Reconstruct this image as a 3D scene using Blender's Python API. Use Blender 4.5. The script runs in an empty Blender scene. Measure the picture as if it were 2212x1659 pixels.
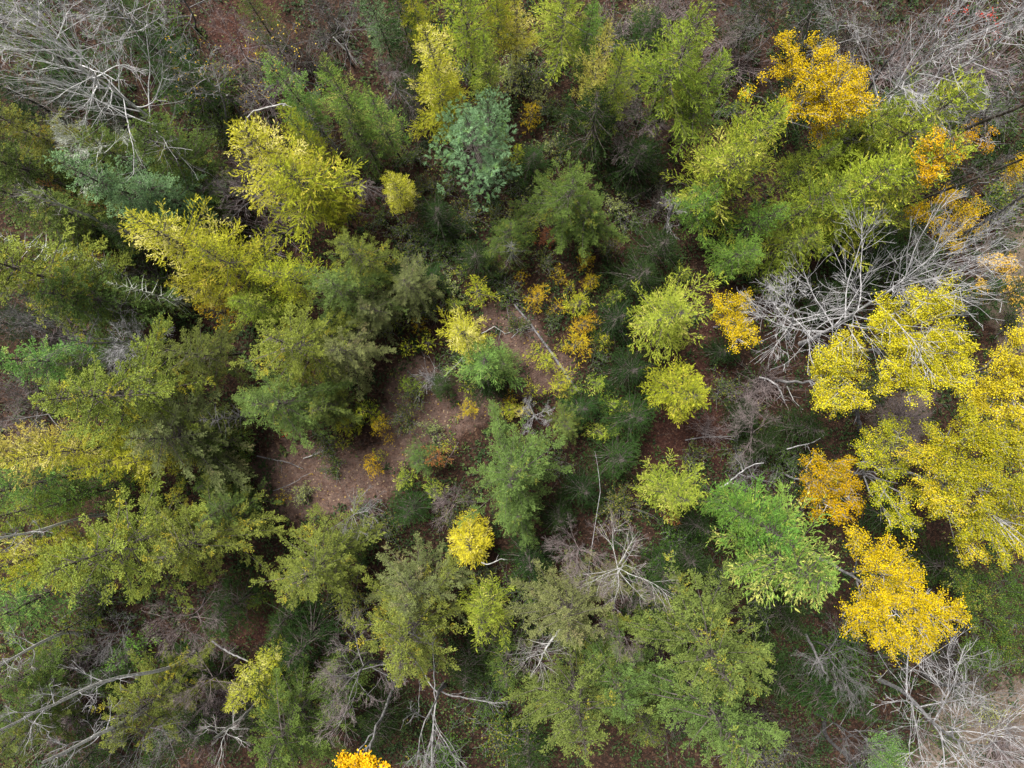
import bpy, math, random
import numpy as np

# ------------------------------------------------------------------ camera, sky, sun, exposure
H = 40.0                      # flying height of the camera above the forest floor
F = 1475.0                    # focal length in units of a 2212 pixel wide picture
CX, CY = 1106.0, 829.5
scene = bpy.context.scene
cam = bpy.data.objects.new('camera', bpy.data.cameras.new('camera'))
scene.collection.objects.link(cam)
cam.location = (0, 0, H)
cam.rotation_euler = (0, 0, 0)
cam.data.sensor_width = 36.0
cam.data.lens = 36.0 * F / 2212.0
cam.data.clip_start = 0.5
cam.data.clip_end = 3000.0
scene.camera = cam

SUN_EL, SUN_AZ = math.radians(58), math.radians(-40)   # soft light from the upper left
world = bpy.data.worlds.new('World')
scene.world = world
world.use_nodes = True
nt = world.node_tree
sky = nt.nodes.new('ShaderNodeTexSky')
sky.sky_type = 'NISHITA'
sky.sun_disc = False
sky.sun_elevation = SUN_EL
sky.sun_rotation = SUN_AZ
sky.air_density = 1.0
sky.dust_density = 4.0
hs = nt.nodes.new('ShaderNodeHueSaturation')           # a veiled, overcast sky: nearly white
hs.inputs['Saturation'].default_value = 0.22
nt.links.new(sky.outputs['Color'], hs.inputs['Color'])
nt.links.new(hs.outputs['Color'], nt.nodes['Background'].inputs['Color'])
nt.nodes['Background'].inputs['Strength'].default_value = 0.072
sun = bpy.data.objects.new('sun', bpy.data.lights.new('sun', 'SUN'))
scene.collection.objects.link(sun)
sun.data.energy = 3.5
sun.data.angle = math.radians(26)
sun.data.color = (1.0, 0.96, 0.88)
sun.rotation_euler = (math.pi / 2 - SUN_EL, 0, math.pi - SUN_AZ)
sun.location = (0, 0, 80)
vs = scene.view_settings
vs.view_transform = 'Standard'
vs.look = 'None'
vs.gamma = 1.0
vs.use_curve_mapping = False
vs.exposure = 1.12
scene.cycles.max_bounces = 4
scene.cycles.diffuse_bounces = 2
scene.cycles.glossy_bounces = 1
scene.cycles.transmission_bounces = 3
scene.cycles.transparent_max_bounces = 4

C = scene.collection
def P(u, v, z=0.0):
    """the point at height z that lies under picture point (u, v)"""
    return np.array(((u - CX) * (H - z) / F, -(v - CY) * (H - z) / F, z))

# ------------------------------------------------------------------ mesh helpers
def nrm(a):
    return a / np.maximum(np.linalg.norm(a, axis=-1, keepdims=True), 1e-9)

class Buf:
    """collects quads with two values per face (tint: inner to outer, hue: random per branch) and a material slot"""
    def __init__(self):
        self.q, self.t, self.h, self.m = [], [], [], []
    def add(self, quads, tint=0.5, hue=0.5, slot=0):
        quads = np.asarray(quads, dtype=np.float32).reshape(-1, 4, 3)
        n = len(quads)
        if n == 0: return
        self.q.append(quads)
        self.t.append(np.broadcast_to(np.asarray(tint, np.float32), (n,)))
        self.h.append(np.broadcast_to(np.asarray(hue, np.float32), (n,)))
        self.m.append(np.full(n, slot, np.int32))
    def mesh(self, name, mats):
        q = np.concatenate(self.q); n = len(q)
        me = bpy.data.meshes.new(name)
        me.vertices.add(n * 4); me.loops.add(n * 4); me.polygons.add(n)
        me.vertices.foreach_set('co', q.reshape(-1))
        me.loops.foreach_set('vertex_index', np.arange(n * 4, dtype=np.int32))
        me.polygons.foreach_set('loop_start', np.arange(0, n * 4, 4, dtype=np.int32))
        me.polygons.foreach_set('material_index', np.concatenate(self.m))
        for m in mats: me.materials.append(m)
        for key, val in (('tint', self.t), ('hue', self.h)):
            a = me.attributes.new(key, 'FLOAT', 'FACE')
            a.data.foreach_set('value', np.clip(np.concatenate(val), 0, 1).astype(np.float32))
        me.update(calc_edges=True)
        return me

def tubes(paths, radii, sides=3):
    """paths (N,k,3), radii (N,k) -> quads"""
    paths = np.asarray(paths, float); radii = np.asarray(radii, float)
    N, k, _ = paths.shape
    t = np.empty_like(paths)
    t[:, 1:-1] = paths[:, 2:] - paths[:, :-2]; t[:, 0] = paths[:, 1] - paths[:, 0]; t[:, -1] = paths[:, -1] - paths[:, -2]
    t = nrm(t)
    ref = np.where(np.abs(t[:, :1, 2:3]) > 0.8, np.array([1.0, 0.3, 0]), np.array([0.1, 0.2, 1.0]))
    u = nrm(np.cross(t, np.broadcast_to(ref, t.shape))); v = np.cross(t, u)
    a = np.arange(sides) * 2 * math.pi / sides
    ring = paths[:, :, None] + radii[:, :, None, None] * (np.cos(a)[None, None, :, None] * u[:, :, None] + np.sin(a)[None, None, :, None] * v[:, :, None])
    nx = np.roll(ring, -1, axis=2)
    return np.stack([ring[:, :-1], nx[:, :-1], nx[:, 1:], ring[:, 1:]], axis=3).reshape(-1, 4, 3)

def blades(p, d, l, w, rng, tilt=0.6, mid=0.5):
    """spindle shaped leaf or needle tuft: one quad each"""
    n = np.array([0, 0, 1.0]) + tilt * rng.normal(size=p.shape)
    q = nrm(np.cross(d, n)) * (w * 0.5)[:, None]
    m = p + d * (l * mid)[:, None]
    return np.stack([p, m + q, p + d * l[:, None], m - q], axis=1)

def grow(p0, d, L, k, wob, up, rng):
    """N wandering paths of k+1 points"""
    d = nrm(np.asarray(d, float)); p = np.asarray(p0, float)
    out = [p]
    for i in range(k):
        d = nrm(d + wob * rng.normal(size=d.shape) + np.array([0, 0, up]))
        p = p + d * (np.asarray(L) / k)[:, None]
        out.append(p)
    return np.stack(out, axis=1)

def along(paths, idx, f):
    k = paths.shape[1] - 1
    x = np.clip(f, 0, 0.9999) * k
    i = x.astype(int); r = (x - i)[:, None]
    a, b = paths[idx, i], paths[idx, i + 1]
    return a * (1 - r) + b * r, nrm(b - a)

def perp(d, rng, flat=1.0):
    r = rng.normal(size=d.shape); r[:, 2] *= flat
    r -= (r * d).sum(1, keepdims=True) * d
    return nrm(r)

# ------------------------------------------------------------------ materials
def new_mat(name):
    m = bpy.data.materials.new(name); m.use_nodes = True
    t = m.node_tree
    return m, t, t.nodes, t.links

def mix(N, L, fac, a, b, typ='MIX'):
    x = N.new('ShaderNodeMix'); x.data_type = 'RGBA'; x.blend_type = typ
    for s, val in ((x.inputs[0], fac), (x.inputs[6], a), (x.inputs[7], b)):
        if hasattr(val, 'is_linked'): L.new(val, s)
        elif isinstance(val, (int, float)): s.default_value = val
        else: s.default_value = (*val, 1)
    return x.outputs[2]

def attr(N, name):
    a = N.new('ShaderNodeAttribute'); a.attribute_name = name
    return a.outputs['Fac']

def ramp(N, L, fac, stops, const=False):
    r = N.new('ShaderNodeValToRGB'); L.new(fac, r.inputs[0])
    e = r.color_ramp.elements
    if const: r.color_ramp.interpolation = 'CONSTANT'
    while len(e) < len(stops): e.new(0.5)
    for i, (p, c) in enumerate(stops):
        e[i].position = p; e[i].color = (*c, 1) if not isinstance(c, (int, float)) else (c, c, c, 1)
    return r.outputs[0]

_leaf = {}
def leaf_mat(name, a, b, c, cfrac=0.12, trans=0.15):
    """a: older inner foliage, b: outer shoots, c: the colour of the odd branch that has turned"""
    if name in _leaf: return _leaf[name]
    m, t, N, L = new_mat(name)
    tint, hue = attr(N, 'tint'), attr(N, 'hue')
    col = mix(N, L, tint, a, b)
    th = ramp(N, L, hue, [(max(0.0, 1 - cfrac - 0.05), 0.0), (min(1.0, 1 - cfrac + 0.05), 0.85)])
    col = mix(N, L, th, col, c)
    geo = N.new('ShaderNodeTexNoise'); geo.inputs['Scale'].default_value = 1.3
    tc = N.new('ShaderNodeTexCoord'); L.new(tc.outputs['Object'], geo.inputs['Vector'])
    v = ramp(N, L, geo.outputs['Fac'], [(0.3, 0.72), (0.7, 1.25)])
    col = mix(N, L, 1.0, col, v, 'MULTIPLY')
    oi = N.new('ShaderNodeObjectInfo')
    hsv = N.new('ShaderNodeHueSaturation'); L.new(col, hsv.inputs['Color'])
    mr = N.new('ShaderNodeMapRange'); L.new(oi.outputs['Random'], mr.inputs[0])
    mr.inputs[3].default_value = 0.488; mr.inputs[4].default_value = 0.512
    L.new(mr.outputs[0], hsv.inputs['Hue'])
    hsv.inputs['Saturation'].default_value = SATUR
    b_ = N['Principled BSDF']; L.new(hsv.outputs[0], b_.inputs['Base Color'])
    b_.inputs['Roughness'].default_value = 0.6
    b_.inputs['Specular IOR Level'].default_value = 0.08
    tr = N.new('ShaderNodeBsdfTranslucent'); L.new(hsv.outputs[0], tr.inputs['Color'])
    ms = N.new('ShaderNodeMixShader'); ms.inputs[0].default_value = trans
    L.new(b_.outputs[0], ms.inputs[1]); L.new(tr.outputs[0], ms.inputs[2])
    L.new(ms.outputs[0], N['Material Output'].inputs['Surface'])
    _leaf[name] = m
    return m
SATUR = 1.04

def bark_mat(name, a, b, scale=6.0, bands=False):
    m, t, N, L = new_mat(name)
    tc = N.new('ShaderNodeTexCoord')
    mp = N.new('ShaderNodeMapping'); L.new(tc.outputs['Object'], mp.inputs[0])
    mp.inputs['Scale'].default_value = (1, 1, 2.2 if bands else 0.5)
    nz = N.new('ShaderNodeTexNoise'); L.new(mp.outputs[0], nz.inputs['Vector'])
    nz.inputs['Scale'].default_value = scale; nz.inputs['Detail'].default_value = 5
    col = ramp(N, L, nz.outputs['Fac'], [(0.36, a), (0.62, b)])
    b_ = N['Principled BSDF']; L.new(col, b_.inputs['Base Color'])
    b_.inputs['Roughness'].default_value = 0.85
    b_.inputs['Specular IOR Level'].default_value = 0.2
    bp = N.new('ShaderNodeBump'); bp.inputs['Strength'].default_value = 0.5; bp.inputs['Distance'].default_value = 0.03
    L.new(nz.outputs['Fac'], bp.inputs['Height']); L.new(bp.outputs[0], b_.inputs['Normal'])
    return m

BARK = {
    'brown': bark_mat('brown_bark', (0.04, 0.034, 0.03), (0.115, 0.10, 0.09)),
    'grey': bark_mat('grey_bark', (0.20, 0.195, 0.205), (0.47, 0.46, 0.475)),
    'dull': bark_mat('dull_grey_bark', (0.085, 0.08, 0.085), (0.21, 0.20, 0.205)),
    'white': bark_mat('white_birch_bark', (0.40, 0.39, 0.38), (0.85, 0.84, 0.82), 7.0, True),
    'pale': bark_mat('pale_aspen_bark', (0.22, 0.22, 0.21), (0.48, 0.47, 0.46), 5.0, True),
    'pink': bark_mat('pinkish_twig_bark', (0.11, 0.085, 0.085), (0.22, 0.18, 0.18)),
    'lichen': bark_mat('lichen_covered_bark', (0.34, 0.36, 0.31), (0.66, 0.68, 0.62), 9.0),
    'grey2': bark_mat('mid_grey_bark', (0.14, 0.135, 0.14), (0.32, 0.31, 0.315)),
    'silver': bark_mat('silver_bark', (0.38, 0.375, 0.385), (0.74, 0.73, 0.74)),
    'dark': bark_mat('dark_bark', (0.03, 0.028, 0.026), (0.085, 0.08, 0.075)),
}
PAL = {
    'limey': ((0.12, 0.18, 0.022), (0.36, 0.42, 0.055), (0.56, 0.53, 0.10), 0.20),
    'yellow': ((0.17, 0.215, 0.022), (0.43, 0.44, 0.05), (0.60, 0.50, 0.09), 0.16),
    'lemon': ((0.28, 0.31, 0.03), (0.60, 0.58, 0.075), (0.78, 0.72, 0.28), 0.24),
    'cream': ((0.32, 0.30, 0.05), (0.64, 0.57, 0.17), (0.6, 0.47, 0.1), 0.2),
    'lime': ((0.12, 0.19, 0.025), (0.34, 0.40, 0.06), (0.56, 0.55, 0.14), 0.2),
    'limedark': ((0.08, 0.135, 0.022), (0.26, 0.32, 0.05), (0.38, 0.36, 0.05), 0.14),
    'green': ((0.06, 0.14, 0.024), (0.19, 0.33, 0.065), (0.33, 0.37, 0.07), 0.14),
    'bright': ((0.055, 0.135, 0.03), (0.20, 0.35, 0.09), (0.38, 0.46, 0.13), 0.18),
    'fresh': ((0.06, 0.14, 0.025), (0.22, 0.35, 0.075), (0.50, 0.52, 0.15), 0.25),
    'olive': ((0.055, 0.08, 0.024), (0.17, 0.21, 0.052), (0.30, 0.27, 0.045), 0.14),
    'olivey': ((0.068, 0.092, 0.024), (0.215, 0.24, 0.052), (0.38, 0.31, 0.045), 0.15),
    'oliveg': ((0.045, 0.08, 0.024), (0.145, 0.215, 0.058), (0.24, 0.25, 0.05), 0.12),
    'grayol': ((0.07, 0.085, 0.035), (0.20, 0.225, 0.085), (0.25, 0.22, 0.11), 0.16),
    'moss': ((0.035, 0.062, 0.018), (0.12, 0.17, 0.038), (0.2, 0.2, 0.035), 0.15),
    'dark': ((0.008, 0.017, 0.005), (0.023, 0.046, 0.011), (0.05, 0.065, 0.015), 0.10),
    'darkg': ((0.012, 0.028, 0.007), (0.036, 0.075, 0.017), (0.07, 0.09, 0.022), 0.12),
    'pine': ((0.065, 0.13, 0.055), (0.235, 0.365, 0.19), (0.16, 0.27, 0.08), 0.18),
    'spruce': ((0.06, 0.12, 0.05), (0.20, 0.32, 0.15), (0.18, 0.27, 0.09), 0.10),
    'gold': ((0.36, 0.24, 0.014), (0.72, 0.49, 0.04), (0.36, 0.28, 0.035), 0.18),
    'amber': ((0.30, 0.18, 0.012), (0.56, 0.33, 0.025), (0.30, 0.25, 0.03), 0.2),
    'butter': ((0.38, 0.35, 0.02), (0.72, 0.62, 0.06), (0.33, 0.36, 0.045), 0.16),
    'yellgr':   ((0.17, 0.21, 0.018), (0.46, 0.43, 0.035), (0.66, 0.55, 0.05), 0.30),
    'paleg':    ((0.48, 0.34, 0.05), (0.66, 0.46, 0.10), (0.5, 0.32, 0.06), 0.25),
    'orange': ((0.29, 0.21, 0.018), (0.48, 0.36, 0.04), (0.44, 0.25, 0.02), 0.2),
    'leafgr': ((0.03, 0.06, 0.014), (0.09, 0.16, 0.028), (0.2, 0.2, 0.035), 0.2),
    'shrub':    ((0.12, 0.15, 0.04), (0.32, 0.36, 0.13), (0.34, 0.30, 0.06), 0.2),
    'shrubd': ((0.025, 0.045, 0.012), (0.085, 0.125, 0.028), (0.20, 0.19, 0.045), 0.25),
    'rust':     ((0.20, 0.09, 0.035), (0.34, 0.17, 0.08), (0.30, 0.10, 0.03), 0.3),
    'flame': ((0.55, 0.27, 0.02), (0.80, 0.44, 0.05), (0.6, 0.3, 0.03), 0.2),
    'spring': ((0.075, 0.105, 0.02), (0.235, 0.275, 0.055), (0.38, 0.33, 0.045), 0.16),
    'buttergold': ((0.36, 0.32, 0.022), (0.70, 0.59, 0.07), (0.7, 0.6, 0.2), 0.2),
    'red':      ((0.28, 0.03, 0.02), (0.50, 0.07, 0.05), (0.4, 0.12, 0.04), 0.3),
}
def pal(name):
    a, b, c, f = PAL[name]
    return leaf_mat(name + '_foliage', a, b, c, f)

# ------------------------------------------------------------------ tree generators (nominal size, shared by the copies)
def trunk_mesh(h, r, rng, bark, bend=0.012, sides=8, taper=0.94):
    k = 10
    z = np.linspace(-0.15, h, k)
    s_ = np.linspace(0, 1, k)[:, None]; off = bend * h * (rng.normal(size=2) * np.sin(math.pi * s_) + 0.5 * rng.normal(size=2) * np.sin(2 * math.pi * s_)) + rng.normal(size=(k, 2)) * 0.012
    path = np.stack([off[:, 0], off[:, 1], z], axis=1)
    rad = r * (1 - (z / h).clip(0, 1) * taper) ** 0.9; rad[0] *= 1.35
    b = Buf(); b.add(tubes(path[None], rad[None], sides), 0.5, 0.5)
    return b, path

def conifer(seed, h=12.0, R=2.2, cb=0.3, nb=120, prof=0.75, el=( -8, 38), curve=0.10, den=7.0, slen=0.42, sang=58, sdz=(-0.1, 0.25),
            bn=16, bl=0.13, bw=0.035, bang=38, lumps=0.35, bark='brown', droop=0.0, tuft=False, wood=True, trunk_r=0.13, flat=0.6, jit=0.0, tilt=0.6, shell=0.12, tips=True, rough=0.2, sbend=0.3):
    rng = np.random.default_rng(seed)
    tb, path = trunk_mesh(h, trunk_r, rng, bark)
    cbz = h * cb
    t = np.sort(rng.random(nb) ** 1.05)
    az = np.arange(nb) * 2.39996 + rng.normal(size=nb) * 0.3
    ph = rng.random(4) * 6.28
    lob = 1 + lumps * (0.5 * np.sin(2 * az + ph[0] + 3 * t) + 0.35 * np.sin(3 * az + ph[1] - 5 * t) + 0.3 * np.sin(7 * t * 3 + ph[2]))
    Lb = R * ((1 - t) ** prof * 0.93 + 0.07) * (1 - 0.25 * np.exp(-t * 12)) * lob.clip(0.45, 1.5) * rng.uniform(1 - 2 * rough, 1 + rough, nb)
    Lb = Lb.clip(0.12)
    zb = cbz + t * (h - cbz) * 0.985
    e = np.radians(el[0] + (el[1] - el[0]) * t ** 1.4 + rng.normal(size=nb) * 7)
    rad = np.stack([np.cos(az), np.sin(az), 0 * az], axis=1)
    cz = path[:, 2]
    B = np.stack([np.interp(zb, cz, path[:, 0]), np.interp(zb, cz, path[:, 1]), zb], axis=1)
    swing = rng.normal(size=nb) * 0.14
    sidev = np.stack([-rad[:, 1], rad[:, 0], 0 * az], axis=1)
    def bp(i, s):
        s = s[:, None]; LL = Lb[i][:, None]
        return B[i] + LL * (s * np.cos(e[i])[:, None] * rad[i] + s * s * swing[i][:, None] * sidev[i] + (s * np.sin(e[i])[:, None] + curve * s ** 2.0 - droop * s ** 1.6) * np.array([0, 0, 1.0]))
    cr = Buf()
    hueb = rng.random(nb)
    if wood:
        S = np.linspace(0, 0.97, 5)
        pts = np.stack([bp(np.arange(nb), np.full(nb, s)) for s in S], axis=1)
        rr = (0.012 + 0.009 * Lb)[:, None] * (1.08 - S)[None]
        cr.add(tubes(pts, rr, 3), 0.5, 0.5, 1)
    ns = np.maximum(2, (Lb * den * rng.uniform(0.7, 1.3, nb)).astype(int))
    I = np.repeat(np.arange(nb), ns)
    n = len(I)
    s = shell + (1 - shell) * rng.random(n) ** 0.8
    p0 = bp(I, s); p1 = bp(I, s + 0.04)
    T = nrm(p1 - p0)
    Sd = nrm(np.cross(np.array([0, 0, 1.0]), T)) * rng.choice([-1.0, 1.0], n)[:, None]
    a = np.radians(sang + rng.normal(size=n) * 14) * (1 - 0.35 * s ** 3)
    dz = rng.uniform(sdz[0], sdz[1], n)
    d = nrm(np.cos(a)[:, None] * T + np.sin(a)[:, None] * Sd + dz[:, None] * np.array([0, 0, 1.0]))
    ln = slen * (Lb[I] ** 0.6) * (1.12 - 0.72 * s) * rng.uniform(0.55, 1.3, n) + 0.05
    if tips:   # leading shoot of every branch
        I = np.concatenate([I, np.arange(nb)]); e1 = np.full(nb, 0.8)
        pa, pb = bp(np.arange(nb), e1), bp(np.arange(nb), e1 + 0.2)
        p0 = np.concatenate([p0, pa]); d = np.concatenate([d, nrm(pb - pa)]); ln = np.concatenate([ln, np.maximum(np.linalg.norm(pb - pa, axis=1) * 1.15, 0.15)]); s = np.concatenate([s, e1 + 0.1]); n = len(I)
    bend = perp(d, rng, 0.5) * rng.uniform(0, sbend, n)[:, None] + np.array([0, 0, -0.25 * droop])
    nbld = np.maximum(3, (ln * bn).astype(int))
    K = np.repeat(np.arange(n), nbld); m = len(K)
    f = rng.random(m) if not tuft else 0.55 + 0.45 * rng.random(m)
    pos = p0[K] + ln[K][:, None] * (f[:, None] * d[K] + (f * f)[:, None] * bend[K])
    if jit: pos = pos + rng.normal(size=pos.shape) * jit
    dd = nrm(d[K] + 2 * f[:, None] * bend[K])
    b_ = np.radians(np.abs(rng.normal(size=m)) * 12 + bang * rng.uniform(0.5, 1.25, m)) * (1 - 0.45 * f)
    bd = nrm(np.cos(b_)[:, None] * dd + np.sin(b_)[:, None] * perp(dd, rng, flat))
    l = bl * rng.uniform(0.7, 1.35, m); w = bw * rng.uniform(0.7, 1.35, m)
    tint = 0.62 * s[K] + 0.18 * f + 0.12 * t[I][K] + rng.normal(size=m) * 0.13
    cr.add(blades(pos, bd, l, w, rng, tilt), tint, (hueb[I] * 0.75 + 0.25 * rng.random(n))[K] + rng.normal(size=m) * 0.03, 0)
    return tb, cr

def broadleaf(seed, lobes, base, h, bark, leaf=0.10, dens=520, limb_r=0.05, trunk_r=0.14, cl=16, sig=0.16):
    """lobes: (x, y, z, r) clumps in metres relative to the tree's base; returns trunk, limbs, crown"""
    rng = np.random.default_rng(seed)
    cx = np.mean([l[0] for l in lobes]); cy = np.mean([l[1] for l in lobes])
    k = 9
    s = np.linspace(0, 1, k)
    top = np.array([cx, cy, h * 0.94])
    path = np.stack([top[0] * s ** 1.6, top[1] * s ** 1.6, -0.15 + (top[2] + 0.15) * s], axis=1)
    path[1:, :2] += rng.normal(size=(k - 1, 2)) * 0.06
    tb = Buf(); tb.add(tubes(path[None], (trunk_r * (1 - 0.8 * s))[None], 8), 0.5, 0.5)
    limbs, cr = [], Buf()
    for (x, y, z, r) in lobes:
        c = np.array([x, y, z])
        zf = np.clip((z - 0.5 * r - 0.55 * np.hypot(x - cx, y - cy) - 0.8) / h, 0.18, 0.88)
        st = np.array([np.interp(zf, s, path[:, i]) for i in range(3)])
        mid = st * 0.5 + c * 0.5 + np.array([0, 0, 0.15 * np.linalg.norm(c - st)]) + rng.normal(size=3) * 0.12
        u = np.linspace(0, 1, 7)[:, None]
        lp = (1 - u) ** 2 * st + 2 * u * (1 - u) * mid + u * u * (c + np.array([0, 0, 0.25 * r])) + rng.normal(size=(7, 3)) * 0.05
        lb = Buf(); lb.add(tubes(lp[None], (limb_r * (1.1 - 0.85 * u[:, 0]))[None], 5), 0.5, 0.5)
        nsb = int(7 + 6 * r)
        idx = np.zeros(nsb, int)
        p, tg = along(lp[None], idx, rng.uniform(0.45, 1.0, nsb))
        # sub-branches reach to points spread through the clump, mostly its upper shell
        v = rng.normal(size=(nsb, 3)); v[:, 2] = np.abs(v[:, 2]) * 0.9 - 0.25
        tgt = c + nrm(v) * r * rng.uniform(0.5, 1.0, nsb)[:, None] * np.array([1, 1, 0.75])
        u2 = np.linspace(0, 1, 5)[None, :, None]
        mm = (p + tgt) / 2 + rng.normal(size=(nsb, 3)) * 0.12 * r + np.array([0, 0, 0.08 * r])
        sp = (1 - u2) ** 2 * p[:, None] + 2 * u2 * (1 - u2) * mm[:, None] + u2 ** 2 * tgt[:, None]
        lb.add(tubes(sp, np.broadcast_to(np.linspace(0.022, 0.008, 5) * (0.7 + 0.3 * r), (nsb, 5)), 3), 0.5, 0.5)
        limbs.append(lb)
        # twigs with leaf clusters along the sub-branches
        ncl = int(dens * r * r * 6.6 / cl)
        ci = rng.integers(0, nsb, ncl)
        pc, tc = along(sp, ci, 0.35 + 0.65 * rng.random(ncl) ** 0.7)
        tw = nrm(tc + 1.3 * rng.normal(size=tc.shape) + np.array([0, 0, 0.35])) * (rng.uniform(0.12, 0.45, ncl) * (0.5 + 0.5 * r))[:, None]
        cr.add(tubes(np.stack([pc, pc + 0.55 * tw, pc + tw], axis=1), np.full((ncl, 3), 0.006), 3), 0.5, 0.5, 1)
        K = np.repeat(np.arange(ncl), cl); m = len(K)
        pos = pc[K] + tw[K] * rng.uniform(0.2, 1.15, m)[:, None] + rng.normal(size=(m, 3)) * sig * np.array([1, 1, 0.7])
        d = nrm(rng.normal(size=(m, 3)) * np.array([1, 1, 0.55]))
        l = leaf * rng.uniform(0.65, 1.3, m)
        hue = np.clip(rng.random(ncl)[K] * 0.6 + 0.4 * rng.random() + rng.normal(size=m) * 0.05, 0, 1)
        tint = 0.45 + 0.25 * (rng.random(ncl)[K] - 0.3) + rng.normal(size=m) * 0.22
        cr.add(blades(pos, d, l, l * 0.82, rng, 0.75, 0.45), tint, hue, 0)
    return tb, limbs, cr

def bare(seed, h=12.0, R=3.0, nl=10, start=0.3, up=0.10, el=(20, 62), k2=7, k3=6, k4=4, r0=0.12, twig=0.0075, wob=0.13, leaves=0, bend=0.03, prof=0.45, lv=0.085, taper=0.94, lr=0.34):
    rng = np.random.default_rng(seed)
    tb, path = trunk_mesh(h, r0, rng, None, bend, taper=taper)
    limbs = []
    cr = Buf()
    t = np.linspace(start, 0.96, nl)
    zl = h * (t + rng.uniform(-0.02, 0.02, nl))
    az = np.arange(nl) * 2.39996 + rng.normal(size=nl) * 0.5
    for i in range(nl):
        u = (t[i] - start) / (1 - start)
        p = np.array([[np.interp(zl[i], path[:, 2], path[:, j]) for j in range(3)]])
        e = math.radians(el[0] + (el[1] - el[0]) * u + rng.normal() * 8)
        L = np.array([R * (1.0 - u) ** prof * rng.uniform(0.75, 1.2) + 0.25 * R]) / max(0.6, math.cos(e) ** 0.5)
        d = np.array([[math.cos(az[i]) * math.cos(e), math.sin(az[i]) * math.cos(e), math.sin(e)]])
        lp = grow(p, d, L, 8, wob, up * 0.6, rng)
        rl = r0 * lr * (1 - 0.55 * u) * (0.7 + 0.3 * L[0] / R)
        b = Buf()
        b.add(tubes(lp, (rl * np.linspace(1, 0.22, 9))[None], 5), 0.5, 0.5)
        def level(par, Lpar, kk, f0, ang, lf, segs, ra, rb, w, upp, sides, slot=0):
            n = len(par) * kk
            idx = np.repeat(np.arange(len(par)), kk)
            f = f0 + (1 - f0) * rng.random(n) ** 0.8
            p, tg = along(par, idx, f)
            an = np.radians(ang + rng.normal(size=n) * 13)
            d = np.cos(an)[:, None] * tg + np.sin(an)[:, None] * perp(tg, rng, 0.7)
            ln = Lpar[idx] * lf * (1.15 - 0.75 * f) * rng.uniform(0.6, 1.3, n)
            q = grow(p, d, ln, segs, w, upp, rng)
            b.add(tubes(q, np.broadcast_to(np.linspace(ra, rb, segs + 1), (n, segs + 1)), sides), 0.5, 0.5, slot)
            return q, ln
        kk2 = max(3, int(k2 * (0.6 + 0.6 * L[0] / R)))
        q2, l2 = level(lp, L, kk2, 0.15, 34, 0.62, 6, max(rl * 0.26, twig * 1.4), twig * 0.9, wob * 0.9, up * 0.5, 4)
        q3, l3 = level(q2, l2, k3, 0.1, 34, 0.62, 5, twig * 1.05, twig * 0.6, wob * 0.9, up * 0.4, 3, 1)
        q4, l4 = level(q3, l3, k4, 0.15, 34, 0.65, 4, twig * 0.75, twig * 0.4, wob * 1.0, up * 0.3, 3, 1)
        limbs.append(b)
        if leaves:
            m = leaves
            pp, tg = along(q4, rng.integers(0, len(q4), m), rng.uniform(0.5, 1, m))
            d = nrm(rng.normal(size=(m, 3)))
            l = lv * rng.uniform(0.7, 1.3, m)
            cr.add(blades(pp, d, l, l * 0.8, rng, 0.7), rng.random(m), rng.random(m))
    return tb, limbs, (cr if leaves else None)

def shrub(seed, R=0.7, hh=0.9, stems=22, cl=26, leaf=0.055, twigs=True, leafy=1.0):
    rng = np.random.default_rng(seed)
    az = rng.random(stems) * 6.283; e = np.radians(rng.uniform(28, 80, stems))
    d = np.stack([np.cos(az) * np.cos(e), np.sin(az) * np.cos(e), np.sin(e)], axis=1)
    L = np.minimum(R / np.maximum(np.cos(e), 0.2), hh / np.maximum(np.sin(e), 0.2)) * rng.uniform(0.6, 1.15, stems)
    p = grow(rng.normal(size=(stems, 3)) * np.array([0.12, 0.12, 0]), d, L, 5, 0.16, 0.0, rng)
    st = Buf(); st.add(tubes(p, np.broadcast_to(np.linspace(0.014, 0.005, 6), (stems, 6)), 3))
    n2 = stems * 5
    idx = np.repeat(np.arange(stems), 5)
    q0, tg = along(p, idx, rng.uniform(0.25, 1, n2))
    d2 = nrm(tg + 0.9 * perp(tg, rng))
    q = grow(q0, d2, L[idx] * rng.uniform(0.2, 0.45, n2), 3, 0.2, 0.0, rng)
    st.add(tubes(q, np.broadcast_to(np.linspace(0.007, 0.004, 4), (n2, 4)), 3))
    cr = None
    if leafy:
        cr = Buf(); m = int(n2 * cl * leafy / 5)
        pp, tg = along(q, rng.integers(0, n2, m), rng.uniform(0.1, 1, m))
        pp = pp + rng.normal(size=pp.shape) * 0.04
        dd = nrm(rng.normal(size=(m, 3)) * np.array([1, 1, 0.4]))
        l = leaf * rng.uniform(0.6, 1.4, m)
        cr.add(blades(pp, dd, l, l * 0.7, rng, 0.5), rng.random(m), np.clip(rng.random() * 0.5 + 0.5 * rng.random(m), 0, 1))
    return st, cr

# ------------------------------------------------------------------ prototypes
PROTO = {}
def proto(kind, i, res, nominal):
    """store meshes of one prototype: parts [(part name, mesh, material kind)]"""
    PROTO.setdefault(kind, []).append((res, nominal))

def conifer_proto(kind, n, h, R, seed0, bark='brown', **kw):
    for i in range(n):
        tb, cr = conifer(seed0 + i, h=h, R=R, bark=bark, **kw)
        parts = [('trunk', tb.mesh(kind + '_trunk', [BARK[bark]]), 'bark'), ('crown', cr.mesh(kind + '_crown', [pal('olive'), BARK[bark]]), 'leaf')]
        proto(kind, i, parts, (h, R))

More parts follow.
